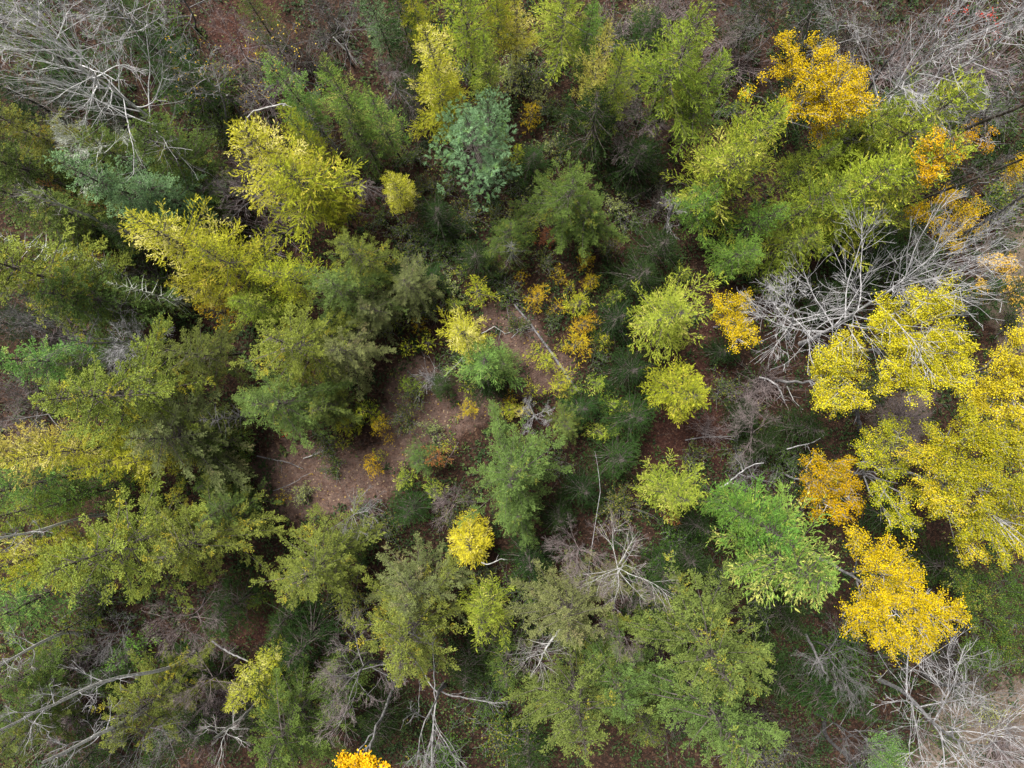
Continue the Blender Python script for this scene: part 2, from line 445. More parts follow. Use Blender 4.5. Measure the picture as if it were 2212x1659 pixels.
conifer_proto('larch', 4, 13.0, 2.3, 100, cb=0.28, nb=150, prof=0.68, el=(-6, 46), curve=0.2, den=8.5, slen=0.46, bn=30, bl=0.12, bw=0.025, bang=20, sang=50, lumps=0.42, rough=0.28, sbend=0.5, trunk_r=0.10)
conifer_proto('roundlarch', 2, 11.0, 2.1, 130, cb=0.3, nb=170, prof=0.5, el=(-4, 50), curve=0.2, den=8.5, slen=0.40, bn=30, bl=0.12, bw=0.025, bang=20, sang=50, lumps=0.12, rough=0.12, sbend=0.5, trunk_r=0.10)
conifer_proto('larchlet', 4, 4.5, 1.0, 150, cb=0.12, nb=46, prof=0.8, el=(5, 50), curve=0.12, den=9, slen=0.36, bn=28, bl=0.11, bw=0.024, bang=20, sang=50, lumps=0.35, trunk_r=0.04, sbend=0.5)
conifer_proto('seedling', 4, 1.6, 0.55, 180, cb=0.08, nb=17, prof=0.7, el=(5, 50), curve=0.12, den=11, slen=0.26, bn=30, bl=0.09, bw=0.022, bang=20, lumps=0.3, trunk_r=0.02, sbend=0.4)
conifer_proto('feather', 4, 13.0, 2.6, 200, cb=0.26, nb=118, prof=0.72, el=(-8, 40), curve=0.14, den=13, slen=0.25, bn=60, bl=0.075, bw=0.032, bang=42, lumps=0.45, sang=52, droop=0.16, jit=0.03, flat=0.9, tilt=0.8, shell=0.2, rough=0.30, trunk_r=0.11)
conifer_proto('spruce', 3, 12.0, 2.1, 300, cb=0.2, nb=140, prof=0.68, el=(-12, 32), curve=0.06, den=9, slen=0.42, bn=42, bl=0.085, bw=0.042, bang=46, lumps=0.5, droop=0.10, sang=50, jit=0.02, trunk_r=0.10)
conifer_proto('fir', 3, 8.0, 1.8, 330, cb=0.1, nb=110, prof=0.75, el=(-4, 36), curve=0.05, den=8.5, slen=0.44, bn=34, bl=0.08, bw=0.027, bang=40, lumps=0.3, sang=52, trunk_r=0.08)
conifer_proto('pine', 2, 12.0, 2.2, 360, cb=0.25, nb=120, prof=0.45, el=(2, 52), curve=0.16, den=7, slen=0.42, bn=42, bl=0.17, bw=0.019, bang=42, lumps=0.5, tuft=True, flat=1.0, sdz=(0.0, 0.55), shell=0.3, rough=0.26, trunk_r=0.10)
conifer_proto('dead', 2, 7.0, 1.2, 380, bark='dull', cb=0.15, nb=70, prof=0.6, el=(-15, 25), curve=0.05, den=6, slen=0.4, bn=3, bl=0.16, bw=0.014, bang=40, trunk_r=0.07)

def bare_proto(kind, n, h, R, seed0, **kw):
    for i in range(n):
        tb, limbs, cr = bare(seed0 + i, h=h, R=R, **kw)
        parts = [('trunk', tb.mesh(kind + '_trunk', [BARK['grey']]), 'bark')]
        parts += [('limb', l.mesh(kind + '_limb', [BARK['grey'], BARK['pink' if kind == 'twiggy' else 'dull']]), 'limb') for l in limbs]
        if cr: parts.append(('leaves', cr.mesh(kind + '_leaf_tufts', [pal('gold')]), 'leaf'))
        proto(kind, i, parts, (h, R))

bare_proto('bare', 4, 14.0, 3.0, 400, nl=13, start=0.3, el=(20, 70), k2=7, k3=4, k4=2, r0=0.11, twig=0.007, wob=0.085)
bare_proto('bareleaf', 2, 11.0, 2.0, 430, nl=10, start=0.35, el=(22, 66), k2=6, k3=4, k4=2, r0=0.08, twig=0.006, leaves=16, wob=0.10)
bare_proto('twiggy', 3, 8.0, 1.9, 450, nl=11, start=0.42, el=(8, 72), k2=9, k3=6, k4=3, r0=0.075, twig=0.0045, wob=0.10)
bare_proto('fork', 1, 11.0, 3.2, 460, nl=7, start=0.32, el=(8, 62), k2=6, k3=4, k4=2, r0=0.13, twig=0.0065, wob=0.15)
bare_proto('spread', 2, 12.0, 4.0, 470, nl=18, start=0.28, el=(6, 68), k2=8, k3=3, k4=2, r0=0.12, twig=0.007, wob=0.085)
bare_proto('pole', 3, 13.0, 1.1, 490, nl=8, start=0.66, el=(34, 70), k2=5, k3=4, k4=2, r0=0.10, twig=0.0045, bend=0.022, taper=0.62, lr=0.2)

def shrub_proto(kind, n, seed0, **kw):
    for i in range(n):
        st, cr = shrub(seed0 + i, **kw)
        parts = [('stem', st.mesh(kind + '_stem', [BARK['dull']]), 'bark')]
        if cr: parts.append(('crown', cr.mesh(kind + '_crown', [pal('shrub')]), 'leaf'))
        proto(kind, i, parts, (kw.get('hh', 0.9), kw.get('R', 0.7)))
shrub_proto('shrub', 4, 500, R=0.9, hh=1.1, stems=26, cl=26, leaf=0.07)
shrub_proto('bush', 3, 520, R=1.1, hh=1.8, stems=34, cl=48, leaf=0.075)
shrub_proto('bareshrub', 3, 540, R=1.0, hh=1.6, stems=46, leafy=0)

NAME = {'larch': 'larch_tree', 'roundlarch': 'larch_tree', 'larchlet': 'young_larch', 'seedling': 'larch_seedling', 'feather': 'conifer_tree', 'spruce': 'spruce_tree', 'fir': 'fir_tree', 'pine': 'pine_tree', 'dead': 'dead_spruce',
        'bare': 'bare_tree', 'bareleaf': 'bare_tree', 'twiggy': 'bare_tree', 'spread': 'bare_tree', 'fork': 'bare_tree', 'pole': 'birch_tree', 'shrub': 'shrub', 'bush': 'bush', 'bareshrub': 'bare_shrub'}
CAT = {'larch': 'tree', 'larchlet': 'sapling', 'seedling': 'seedling', 'shrub': 'shrub', 'bush': 'bush', 'bareshrub': 'shrub'}
GROUP = {'larch': 'larches in autumn needles', 'roundlarch': 'larches in autumn needles', 'larchlet': 'young larches', 'seedling': 'larch seedlings', 'feather': 'feathery olive conifers', 'spruce': 'spruces', 'fir': 'dark firs', 'pine': 'pines', 'dead': 'dead spruces',
         'bare': 'leafless trees', 'bareleaf': 'leafless trees', 'twiggy': 'leafless trees', 'spread': 'leafless trees', 'fork': 'leafless trees', 'pole': 'pale trunked birches', 'shrub': 'small-leaved shrubs', 'bush': 'leafy bushes', 'bareshrub': 'leafless shrubs'}

def empty(name, loc):
    o = bpy.data.objects.new(name, None); C.objects.link(o)
    o.empty_display_size = 0.3
    o.location = [float(v) for v in loc]
    return o
def tag(o, label, cat, group=None):
    o['label'] = label; o['category'] = cat
    if group: o['group'] = group
def part(name, me, parent):
    o = bpy.data.objects.new(name, me); C.objects.link(o); o.parent = parent
    return o

prng = random.Random(7)
TWIG = {'grey': 'grey', 'silver': 'grey', 'grey2': 'dull', 'lichen': 'lichen', 'white': 'dull', 'pale': 'pink'}
_count = {}
def plant(kind, base, h, R, mat, label, bark=None, lean=(0, 0), cat=None, rz=None, var=None):
    """one plant of its own: a copy of a prototype set at its place, sized, turned, with its own foliage colour"""
    lst = PROTO[kind]
    i = _count.get(kind, 0); _count[kind] = i + 1
    parts, (h0, R0) = lst[(i if var is None else var) % len(lst)]
    o = empty(NAME[kind], base)
    o.scale = (R / R0, R / R0, h / h0)
    o.rotation_mode = 'ZYX'
    o.rotation_euler = (lean[0] + prng.gauss(0, 0.015), lean[1] + prng.gauss(0, 0.015), prng.uniform(0, 6.28) if rz is None else rz)
    tag(o, label, cat or CAT.get(kind, 'tree'), GROUP[kind])
    for nm, me, mk in parts:
        c = part(nm, me, o)
        if mk == 'leaf' and mat:
            c.material_slots[0].link = 'OBJECT'; c.material_slots[0].material = pal(mat)
        if bark:
            if kind == 'pole' and mk == 'limb' and bark == 'white':
                for q in (0, 1): c.material_slots[q].link = 'OBJECT'; c.material_slots[q].material = BARK['grey' if q == 0 else 'dull']
                continue
            s = 0 if mk in ('bark', 'limb') else (1 if len(me.materials) > 1 else None)
            if mk == 'limb' and bark in TWIG:
                c.material_slots[1].link = 'OBJECT'; c.material_slots[1].material = BARK[TWIG[bark]]
            if s is not None:
                c.material_slots[s].link = 'OBJECT'; c.material_slots[s].material = BARK[bark]
    return o

CBF = {'larch': 0.28, 'roundlarch': 0.3, 'larchlet': 0.12, 'seedling': 0.08, 'feather': 0.26, 'spruce': 0.2, 'fir': 0.1, 'pine': 0.25, 'dead': 0.15, 'bare': 0.4, 'bareleaf': 0.4, 'twiggy': 0.45, 'spread': 0.4, 'pole': 0.5, 'shrub': 0.3, 'bush': 0.3, 'bareshrub': 0.3}
def place(kind, u, v, w, h, mat, label, bark=None, **kw):
    """u, v: middle of the crown in the photograph, w: its width there; h: height of the plant"""
    cb = CBF[kind]
    if kind in ('larch', 'roundlarch', 'feather', 'spruce', 'pine', 'fir') and h > 6: h = 6 + (h - 6) * 0.72
    zc = h * (cb + 0.42 * (1 - cb))
    g = P(u, v, zc)
    R = w * 0.5 * (H - zc) / F
    return plant(kind, (g[0], g[1], 0.0), h, R * {'feather': 1.36, 'spruce': 1.36, 'larch': 1.22, 'fir': 1.22, 'pine': 1.22, 'roundlarch': 1.04}.get(kind, 1.12), mat, label, bark, **kw)

# ------------------------------------------------------------------ forest floor
CLEAR = [  # bare leaf-strewn ground, outlines on the ground plane
    [(1030, 700), (1080, 655), (1125, 660), (1165, 720), (1225, 790), (1262, 850), (1215, 870), (1140, 800), (1060, 730)],
    [(850, 810), (900, 770), (960, 815), (1010, 850), (1095, 845), (1145, 795), (1190, 830), (1090, 885), (1015, 915), (965, 965), (905, 970), (880, 1030),
     (845, 1080), (760, 1100), (650, 1120), (575, 1110), (555, 1000), (610, 965), (700, 940), (780, 970), (825, 950), (805, 890)]]
RED = [[(1395, 905), (1480, 760), (1530, 690), (1585, 790), (1590, 900), (1570, 1010), (1490, 1020), (1400, 1010)], [(460, -40), (600, -40), (595, 110), (530, 150), (455, 100)],
       [(520, 1270), (590, 1230), (620, 1290), (580, 1400), (510, 1400)], [(1150, 880), (1250, 880), (1240, 960), (1170, 960)], [(1280, 500), (1360, 460), (1420, 520), (1330, 580)]]
TAN = [[(2120, 520), (2330, 420), (2330, 800), (2150, 740)], [(2030, 1490), (2330, 1440), (2330, 1760), (1960, 1760)], [(1890, 860), (2010, 850), (1990, 990), (1900, 990)]]

def sdf(px, py, poly):
    pts = np.array([P(u, v)[:2] for u, v in poly]); d = np.full(px.shape, 1e9); ins = np.zeros(px.shape, bool)
    for a, b in zip(pts, np.roll(pts, -1, axis=0)):
        ab = b - a; t = np.clip(((px - a[0]) * ab[0] + (py - a[1]) * ab[1]) / (ab @ ab), 0, 1)
        d = np.minimum(d, np.hypot(px - a[0] - t * ab[0], py - a[1] - t * ab[1]))
        c = ((a[1] > py) != (b[1] > py)) & (px < (b[0] - a[0]) * (py - a[1]) / (b[1] - a[1] + 1e-12) + a[0])
        ins ^= c
    return np.where(ins, d, -d)
def field(px, py, polys, soft):
    s = np.max([sdf(px, py, p) for p in polys], axis=0)
    w = 0.35 * np.sin(px * 1.7 + 2 * np.sin(py * 0.9)) + 0.3 * np.sin(py * 2.1 + 1.5 * np.sin(px * 1.3))
    return np.clip(0.5 + (s + w * soft * 0.7) / (2 * soft), 0, 1)
def relief(x, y):
    return 0.10 * np.sin(x * 0.45 + 1.3 * np.sin(y * 0.31)) + 0.08 * np.sin(y * 0.6 + x * 0.2) + 0.035 * np.sin(x * 2.3 + y * 1.1) * np.sin(y * 1.9) - 0.06

ax = np.concatenate([[-900, -400, -180, -90], np.linspace(-46, 46, 231), [90, 180, 400, 900]])
ay = np.concatenate([[-900, -400, -180, -90], np.linspace(-38, 38, 191), [90, 180, 400, 900]])
gx, gy = np.meshgrid(ax, ay)
fl = np.clip(1 - (np.hypot(gx, gy) - 50) / 60, 0, 1)
gz = relief(gx, gy) * fl
nx_, ny_ = len(ax), len(ay)
gv = np.stack([gx, gy, gz], axis=-1).reshape(-1, 3)
ii = (np.arange(ny_ - 1)[:, None] * nx_ + np.arange(nx_ - 1)[None]).reshape(-1)
gf = np.stack([ii, ii + 1, ii + nx_ + 1, ii + nx_], axis=1)
gm = bpy.data.meshes.new('ground')
gm.from_pydata(gv.tolist(), [], gf.tolist())
for key, polys, soft in (('bare', CLEAR, 0.7), ('red', RED, 0.9), ('tan', TAN, 1.0)):
    at = gm.attributes.new(key, 'FLOAT', 'POINT')
    at.data.foreach_set('value', field(gv[:, 0], gv[:, 1], polys, soft).astype(np.float32))
gm.polygons.foreach_set('use_smooth', np.ones(len(gm.polygons), dtype=bool))
m, t, N, L = new_mat('forest_soil')
tc = N.new('ShaderNodeTexCoord')
def noise(scale, detail=6, rough=0.6):
    n = N.new('ShaderNodeTexNoise'); n.inputs['Scale'].default_value = scale; n.inputs['Detail'].default_value = detail; n.inputs['Roughness'].default_value = rough
    L.new(tc.outputs['Object'], n.inputs['Vector']); return n.outputs['Fac']
vor = N.new('ShaderNodeTexVoronoi'); vor.inputs['Scale'].default_value = 9; L.new(tc.outputs['Object'], vor.inputs['Vector'])
sep = N.new('ShaderNodeSeparateColor'); L.new(vor.outputs['Color'], sep.inputs[0])
base = ramp(N, L, noise(1.2), [(0.3, (0.008, 0.007, 0.005)), (0.7, (0.022, 0.016, 0.011))])
fleck = ramp(N, L, sep.outputs[0], [(0.0, (0.022, 0.012, 0.010)), (0.45, (0.045, 0.024, 0.018)), (0.8, (0.08, 0.036, 0.024)), (1.0, (0.15, 0.09, 0.06))])
base = mix(N, L, 0.45, base, fleck)
clear = ramp(N, L, noise(2.6), [(0.28, (0.07, 0.044, 0.037)), (0.72, (0.175, 0.125, 0.105))])
clear = mix(N, L, 0.35, clear, fleck)
redc = ramp(N, L, noise(2.0), [(0.3, (0.020, 0.009, 0.008)), (0.7, (0.05, 0.021, 0.017))])
tanc = ramp(N, L, noise(0.9), [(0.3, (0.075, 0.057, 0.044)), (0.7, (0.17, 0.132, 0.102))])
edge = noise(1.6, 8, 0.7)
def ragged(key):
    a = N.new('ShaderNodeMath'); a.operation = 'MULTIPLY_ADD'; L.new(edge, a.inputs[0]); a.inputs[1].default_value = 1.6; L.new(attr(N, key), a.inputs[2])
    return rng_map(a.outputs[0])
def rng_map(v):
    r = N.new('ShaderNodeMapRange'); L.new(v, r.inputs[0]); r.inputs[1].default_value = 1.1; r.inputs[2].default_value = 1.5
    return r.outputs[0]
base = mix(N, L, ragged('red'), base, mix(N, L, 0.4, redc, fleck))
base = mix(N, L, ragged('bare'), base, clear)
base = mix(N, L, ragged('tan'), base, tanc)
b_ = N['Principled BSDF']; L.new(base, b_.inputs['Base Color']); b_.inputs['Roughness'].default_value = 0.95
b_.inputs['Specular IOR Level'].default_value = 0.1
bp = N.new('ShaderNodeBump'); bp.inputs['Strength'].default_value = 0.8; bp.inputs['Distance'].default_value = 0.06
L.new(vor.outputs['Distance'], bp.inputs['Height']); L.new(bp.outputs[0], b_.inputs['Normal'])
gm.materials.append(m)
ground = bpy.data.objects.new('ground', gm); C.objects.link(ground); ground['kind'] = 'structure'

# fallen leaves and low undergrowth: nobody could count these
def stuff(name, buf, mat):
    o = bpy.data.objects.new(name, buf.mesh(name, [mat])); C.objects.link(o); o['kind'] = 'stuff'; return o
rng = np.random.default_rng(11)
m, t, N, L = new_mat('fallen_leaf')
col = ramp(N, L, attr(N, 'tint'), [(0.0, (0.015, 0.008, 0.006)), (0.35, (0.045, 0.019, 0.012)), (0.6, (0.085, 0.040, 0.024)), (0.82, (0.16, 0.10, 0.06)), (0.93, (0.27, 0.20, 0.13)), (1.0, (0.25, 0.16, 0.02))])
L.new(col, N['Principled BSDF'].inputs['Base Color']); N['Principled BSDF'].inputs['Roughness'].default_value = 0.8
n = 120000
x = rng.uniform(-33, 33, n); y = rng.uniform(-26, 26, n)
lb = field(x, y, CLEAR, 0.7); lr = field(x, y, RED, 0.9); lt = field(x, y, TAN, 1.0)
keep = rng.random(n) < np.clip(0.14 + 0.86 * lb + 0.6 * lr - 0.1 * lt, 0, 1)
x, y, lb, lr, lt = x[keep], y[keep], lb[keep], lr[keep], lt[keep]; n = len(x)
z = relief(x, y) + rng.uniform(0.006, 0.045, n)
a = rng.random(n) * 6.283
d = nrm(np.stack([np.cos(a), np.sin(a), rng.normal(size=n) * 0.25], axis=1))
l = rng.uniform(0.05, 0.12, n) * (1 + 0.25 * lb)
lf = Buf(); lf.add(blades(np.stack([x, y, z], axis=1), d, l, l * 0.72, rng, 0.3), np.clip(rng.beta(1.7, 2.2, n) * 0.95 + 0.26 * lb + 0.12 * lt - 0.05 * lr, 0, 1), 0.5)
stuff('leaf_litter', lf, m)

m, t, N, L = new_mat('undergrowth_leaf')
col = ramp(N, L, attr(N, 'tint'), [(0.0, (0.012, 0.026, 0.008)), (0.45, (0.028, 0.056, 0.014)), (0.75, (0.06, 0.09, 0.02)), (0.92, (0.15, 0.16, 0.045)), (1.0, (0.24, 0.20, 0.04))])
b_ = N['Principled BSDF']; L.new(col, b_.inputs['Base Color']); b_.inputs['Roughness'].default_value = 0.65; b_.inputs['Specular IOR Level'].default_value = 0.2
nc = 14000
cx_ = rng.uniform(-34, 34, nc); cy_ = rng.uniform(-27, 27, nc)
open_ = np.maximum.reduce([field(cx_, cy_, CLEAR, 1.0), field(cx_, cy_, RED, 1.0) * 0.85, field(cx_, cy_, TAN, 1.0) * 0.45])
pat = 0.5 + 0.5 * np.sin(cx_ * 0.55 + 2 * np.sin(cy_ * 0.4)) * np.sin(cy_ * 0.5 + 1.5 * np.sin(cx_ * 0.3) + 1)
keep = rng.random(nc) < (0.35 + 0.65 * pat) * (1 - open_) + 0.015
cx_, cy_ = cx_[keep], cy_[keep]; nc = len(cx_)
rad = 0.2 + 0.75 * rng.random(nc) ** 2; hgt = rad * rng.uniform(0.7, 1.4, nc); ct = np.clip(rng.normal(0.36, 0.2, nc), 0, 0.8)
K = np.repeat(np.arange(nc), 24); n = len(K)
o3 = nrm(rng.normal(size=(n, 3))) * (rng.random(n) ** 0.4)[:, None]
pos = np.stack([cx_[K] + o3[:, 0] * rad[K], cy_[K] + o3[:, 1] * rad[K], np.abs(o3[:, 2]) * hgt[K] + 0.03], axis=1); pos[:, 2] += relief(pos[:, 0], pos[:, 1])
d = nrm(o3 * np.array([1, 1, 0.5]) + rng.normal(size=(n, 3)) * np.array([0.6, 0.6, 0.3]))
l = rng.uniform(0.10, 0.21, n)
ug = Buf(); ug.add(blades(pos, d, l, l * rng.uniform(0.3, 0.7, n), rng, 0.5), np.clip(ct[K] + rng.normal(size=n) * 0.12, 0, 1), 0.5)
stuff('undergrowth', ug, m)
# thin dead stems standing and lying among it
n = 2000
x = rng.uniform(-33, 33, n); y = rng.uniform(-26, 26, n)
keep = rng.random(n) < np.where(field(x, y, CLEAR, 1.0) > 0.5, 0.12, 1.0)
x, y = x[keep], y[keep]; n = len(x)
a = rng.random(n) * 6.283; e = np.radians(rng.uniform(3, 50, n))
d = np.stack([np.cos(a) * np.cos(e), np.sin(a) * np.cos(e), np.sin(e)], axis=1)
p0 = np.stack([x, y, relief(x, y)], axis=1)
pt = grow(p0, d, rng.uniform(0.4, 1.6, n), 3, 0.15, -0.04, rng)
tw = Buf(); tw.add(tubes(pt, np.broadcast_to(np.linspace(0.011, 0.005, 4), (n, 4)), 3))
stuff('dead_twigs', tw, BARK['brown'])

# ------------------------------------------------------------------ broad-leaved trees, clump by clump
bl_n = [0]
def aspen(lobes, h, mat, label, bark='grey2', leaf=0.060, dens=500, name='aspen_tree', group='broad-leaved trees in gold and green leaf', base=None, cl=24, sig=0.10, limb_r=0.042):
    jr = random.Random(int(lobes[0][0])); lobes = [(u + jr.gauss(0, 4), v + jr.gauss(0, 4), r * jr.uniform(0.82, 1.15), 0.72 * z + jr.gauss(0, 0.35)) for u, v, r, z in lobes]; h *= 0.72
    pts = [(*P(u, v, z), r * (H - z) / F) for u, v, r, z in lobes]
    cx = np.mean([p[0] for p in pts]); cy = np.mean([p[1] for p in pts])
    if base is not None:
        g = P(*base); cx, cy = 0.35 * cx + 0.65 * g[0], 0.35 * cy + 0.65 * g[1]
    loc = [(p[0] - cx, p[1] - cy, p[2], p[3]) for p in pts]
    bl_n[0] += 1
    tb, limbs, cr = broadleaf(900 + bl_n[0], loc, None, h, bark, leaf, dens, cl=cl, sig=sig, limb_r=limb_r, trunk_r=0.011 * h)
    o = empty(name, (cx, cy, 0)); tag(o, label, 'tree', group)
    part('trunk', tb.mesh('broadleaf_trunk', [BARK[bark]]), o)
    for l in limbs: part('limb', l.mesh('broadleaf_limb', [BARK[bark]]), o)
    part('crown', cr.mesh('broadleaf_crown', [pal(mat), BARK[bark]]), o)
    return o

aspen([(1790, 200, 62, 12.5), (1760, 165, 50, 12.8), (1830, 170, 42, 12.2), (1730, 225, 48, 11.5), (1790, 250, 45, 11.5), (1850, 215, 36, 11.5), (1700, 98, 32, 13), (1770, 92, 34, 13), (1805, 125, 32, 13),
       (1678, 140, 26, 12), (1722, 150, 30, 12.5), (1770, 292, 26, 10), (1618, 195, 15, 10.5), (1640, 165, 13, 10.5), (1870, 240, 22, 11)], 13.5, 'gold', 'ragged golden aspen with loose top lobes, above the broad lime larches', dens=400)
aspen([(2022, 298, 28, 16), (2002, 340, 32, 16), (2045, 350, 27, 16), (1988, 392, 26, 16), (2030, 380, 16, 16)], 17, 'gold', 'narrow bright gold aspen pressed against the outer side of the lime larches')
aspen([(2000, 470, 42, 5.5), (2060, 440, 40, 5.5), (2105, 472, 42, 5.5), (2040, 512, 36, 5), (1975, 455, 20, 5.5)], 6.5, 'gold', 'low thin-leaved gold sapling crown crossed by a dark trunk', dens=230)
aspen([(2090, 280, 36, 4.5), (2130, 300, 30, 4.5), (2060, 300, 20, 4)], 5.5, 'amber', 'faint low yellowish sapling in the brown scrub by the dark leaning trunks', dens=150)
aspen([(2195, 360, 26, 8), (2180, 385, 20, 8), (2210, 340, 22, 8)], 9, 'gold', 'small gold crown cut by the frame above the grey leaning trunk')
aspen([(2175, 590, 46, 3.5), (2140, 555, 34, 3.5), (2205, 625, 42, 3.5), (2120, 625, 26, 3.0)], 4.5, 'paleg', 'washed-out pale gold sapling over the bare tan ground', dens=200, leaf=0.08)
aspen([(1568, 648, 30, 6), (1602, 655, 26, 6), (1580, 690, 30, 6), (1612, 708, 26, 5.5), (1592, 742, 20, 5.5), (1556, 680, 18, 5.5), (1630, 730, 14, 5.5)], 7.2, 'gold', 'small loose golden sapling between the star-shaped larch and the spreading bare tree', dens=360)
aspen([(1990, 652, 50, 14), (2042, 640, 40, 14.2), (1930, 680, 46, 13.5), (1962, 722, 55, 14), (2030, 710, 55, 14), (1920, 742, 45, 13), (1990, 780, 52, 13.5), (2058, 762, 46, 13.5), (1922, 802, 45, 12.5),
       (1970, 842, 42, 12.5), (2050, 826, 44, 12.5), (1900, 845, 28, 12), (2085, 785, 28, 13), (1890, 690, 22, 13)], 14.6, 'butter', 'large dense butter-yellow aspen beside the spreading bare tree')
aspen([(1818, 728, 38, 11), (1790, 770, 40, 11), (1842, 788, 38, 11), (1768, 812, 36, 10.5), (1800, 850, 40, 10.5), (1848, 855, 32, 10.5), (1758, 862, 22, 10), (1808, 885, 20, 10)], 12, 'butter', 'smaller looser yellow aspen with dark gaps, on the inner flank of the big butter-yellow one', dens=430)
aspen([(2192, 715, 38, 14), (2150, 800, 46, 14), (2195, 785, 48, 14.5), (2140, 868, 52, 13.5), (2192, 875, 58, 14), (2215, 830, 40, 14.5), (2112, 840, 26, 13)], 15.2, 'butter', 'deep yellow aspen cut off by the edge below the bare tan ground')
aspen([(2090, 920, 58, 13), (2150, 955, 62, 13.5), (2205, 960, 58, 14), (2030, 930, 46, 12), (1990, 990, 50, 12), (2060, 1010, 60, 12.5), (2120, 1040, 62, 13), (2190, 1050, 62, 13.5), (1990, 1062, 50, 12),
       (2050, 1100, 52, 12), (2120, 1130, 52, 12.5), (2190, 1140, 50, 13), (2100, 1190, 32, 11.5), (2170, 1190, 32, 12), (2215, 1185, 30, 13)], 14.5, 'yellgr', 'widest aspen crown, green turning yellow, filling the edge of the picture')
aspen([(1935, 930, 48, 9), (1880, 950, 40, 8.5), (1850, 985, 26, 8.5), (1925, 1010, 42, 9), (1955, 1085, 40, 9.5), (1900, 1060, 30, 9), (1970, 1140, 34, 9.5), (1925, 1130, 26, 9)], 10.5, 'yellgr', 'thin green-yellow aspen with grey limbs showing, just above the amber tree', dens=330)
aspen([(1790, 995, 42, 7.5), (1760, 1040, 42, 7.5), (1822, 1045, 46, 7.5), (1780, 1090, 40, 7), (1848, 1085, 32, 7.5), (1745, 995, 22, 7), (1815, 1110, 28, 7), (1740, 1080, 22, 7)], 8.8, 'amber', 'amber-orange broad-leaved tree below the thin green-yellow aspen', dens=300, leaf=0.065)
aspen([(1850, 1165, 34, 10.5), (1900, 1188, 40, 11), (1950, 1215, 40, 12), (1900, 1240, 44, 12), (1960, 1262, 48, 12.8), (1872, 1290, 40, 12), (1920, 1320, 52, 13), (1980, 1310, 50, 13.3), (2040, 1300, 40, 13.4),
       (1860, 1345, 42, 12.2), (1920, 1380, 44, 12.5), (1982, 1370, 46, 13), (2045, 1345, 40, 13.3), (2072, 1330, 22, 13.4), (1970, 1412, 28, 12.5), (1838, 1372, 24, 12)], 14, 'gold', 'large bright gold aspen standing over the pale bare clump at the bottom corner', dens=440)
aspen([(2110, 1275, 60, 8), (2170, 1255, 58, 8), (2130, 1350, 60, 8), (2195, 1345, 60, 8), (2120, 1420, 48, 7.5), (2185, 1420, 52, 7.5), (2060, 1250, 30, 8), (2090, 1440, 30, 7)], 9.5, 'leafgr', 'dull green thin-leaved tree on the outer side of the bright gold aspen', bark='dark', dens=260)
aspen([(750, 1648, 24, 12), (788, 1642, 26, 12), (815, 1655, 22, 12)], 13, 'flame', 'orange leafy treetop cut off by the bottom edge', leaf=0.11)
aspen([(1905, 1600, 42, 4), (1925, 1640, 40, 4), (1885, 1650, 34, 4)], 5, 'bright', 'fresh green leafy sapling between pale trunks at the bottom edge', dens=420)
aspen([(2120, 45, 40, 9), (2080, 20, 30, 9), (2165, 60, 30, 9), (2060, 50, 22, 8.5)], 10, 'red', 'thin red-leaved sapling within the bare crowns of the top corner', bark='dull', dens=22, leaf=0.08)

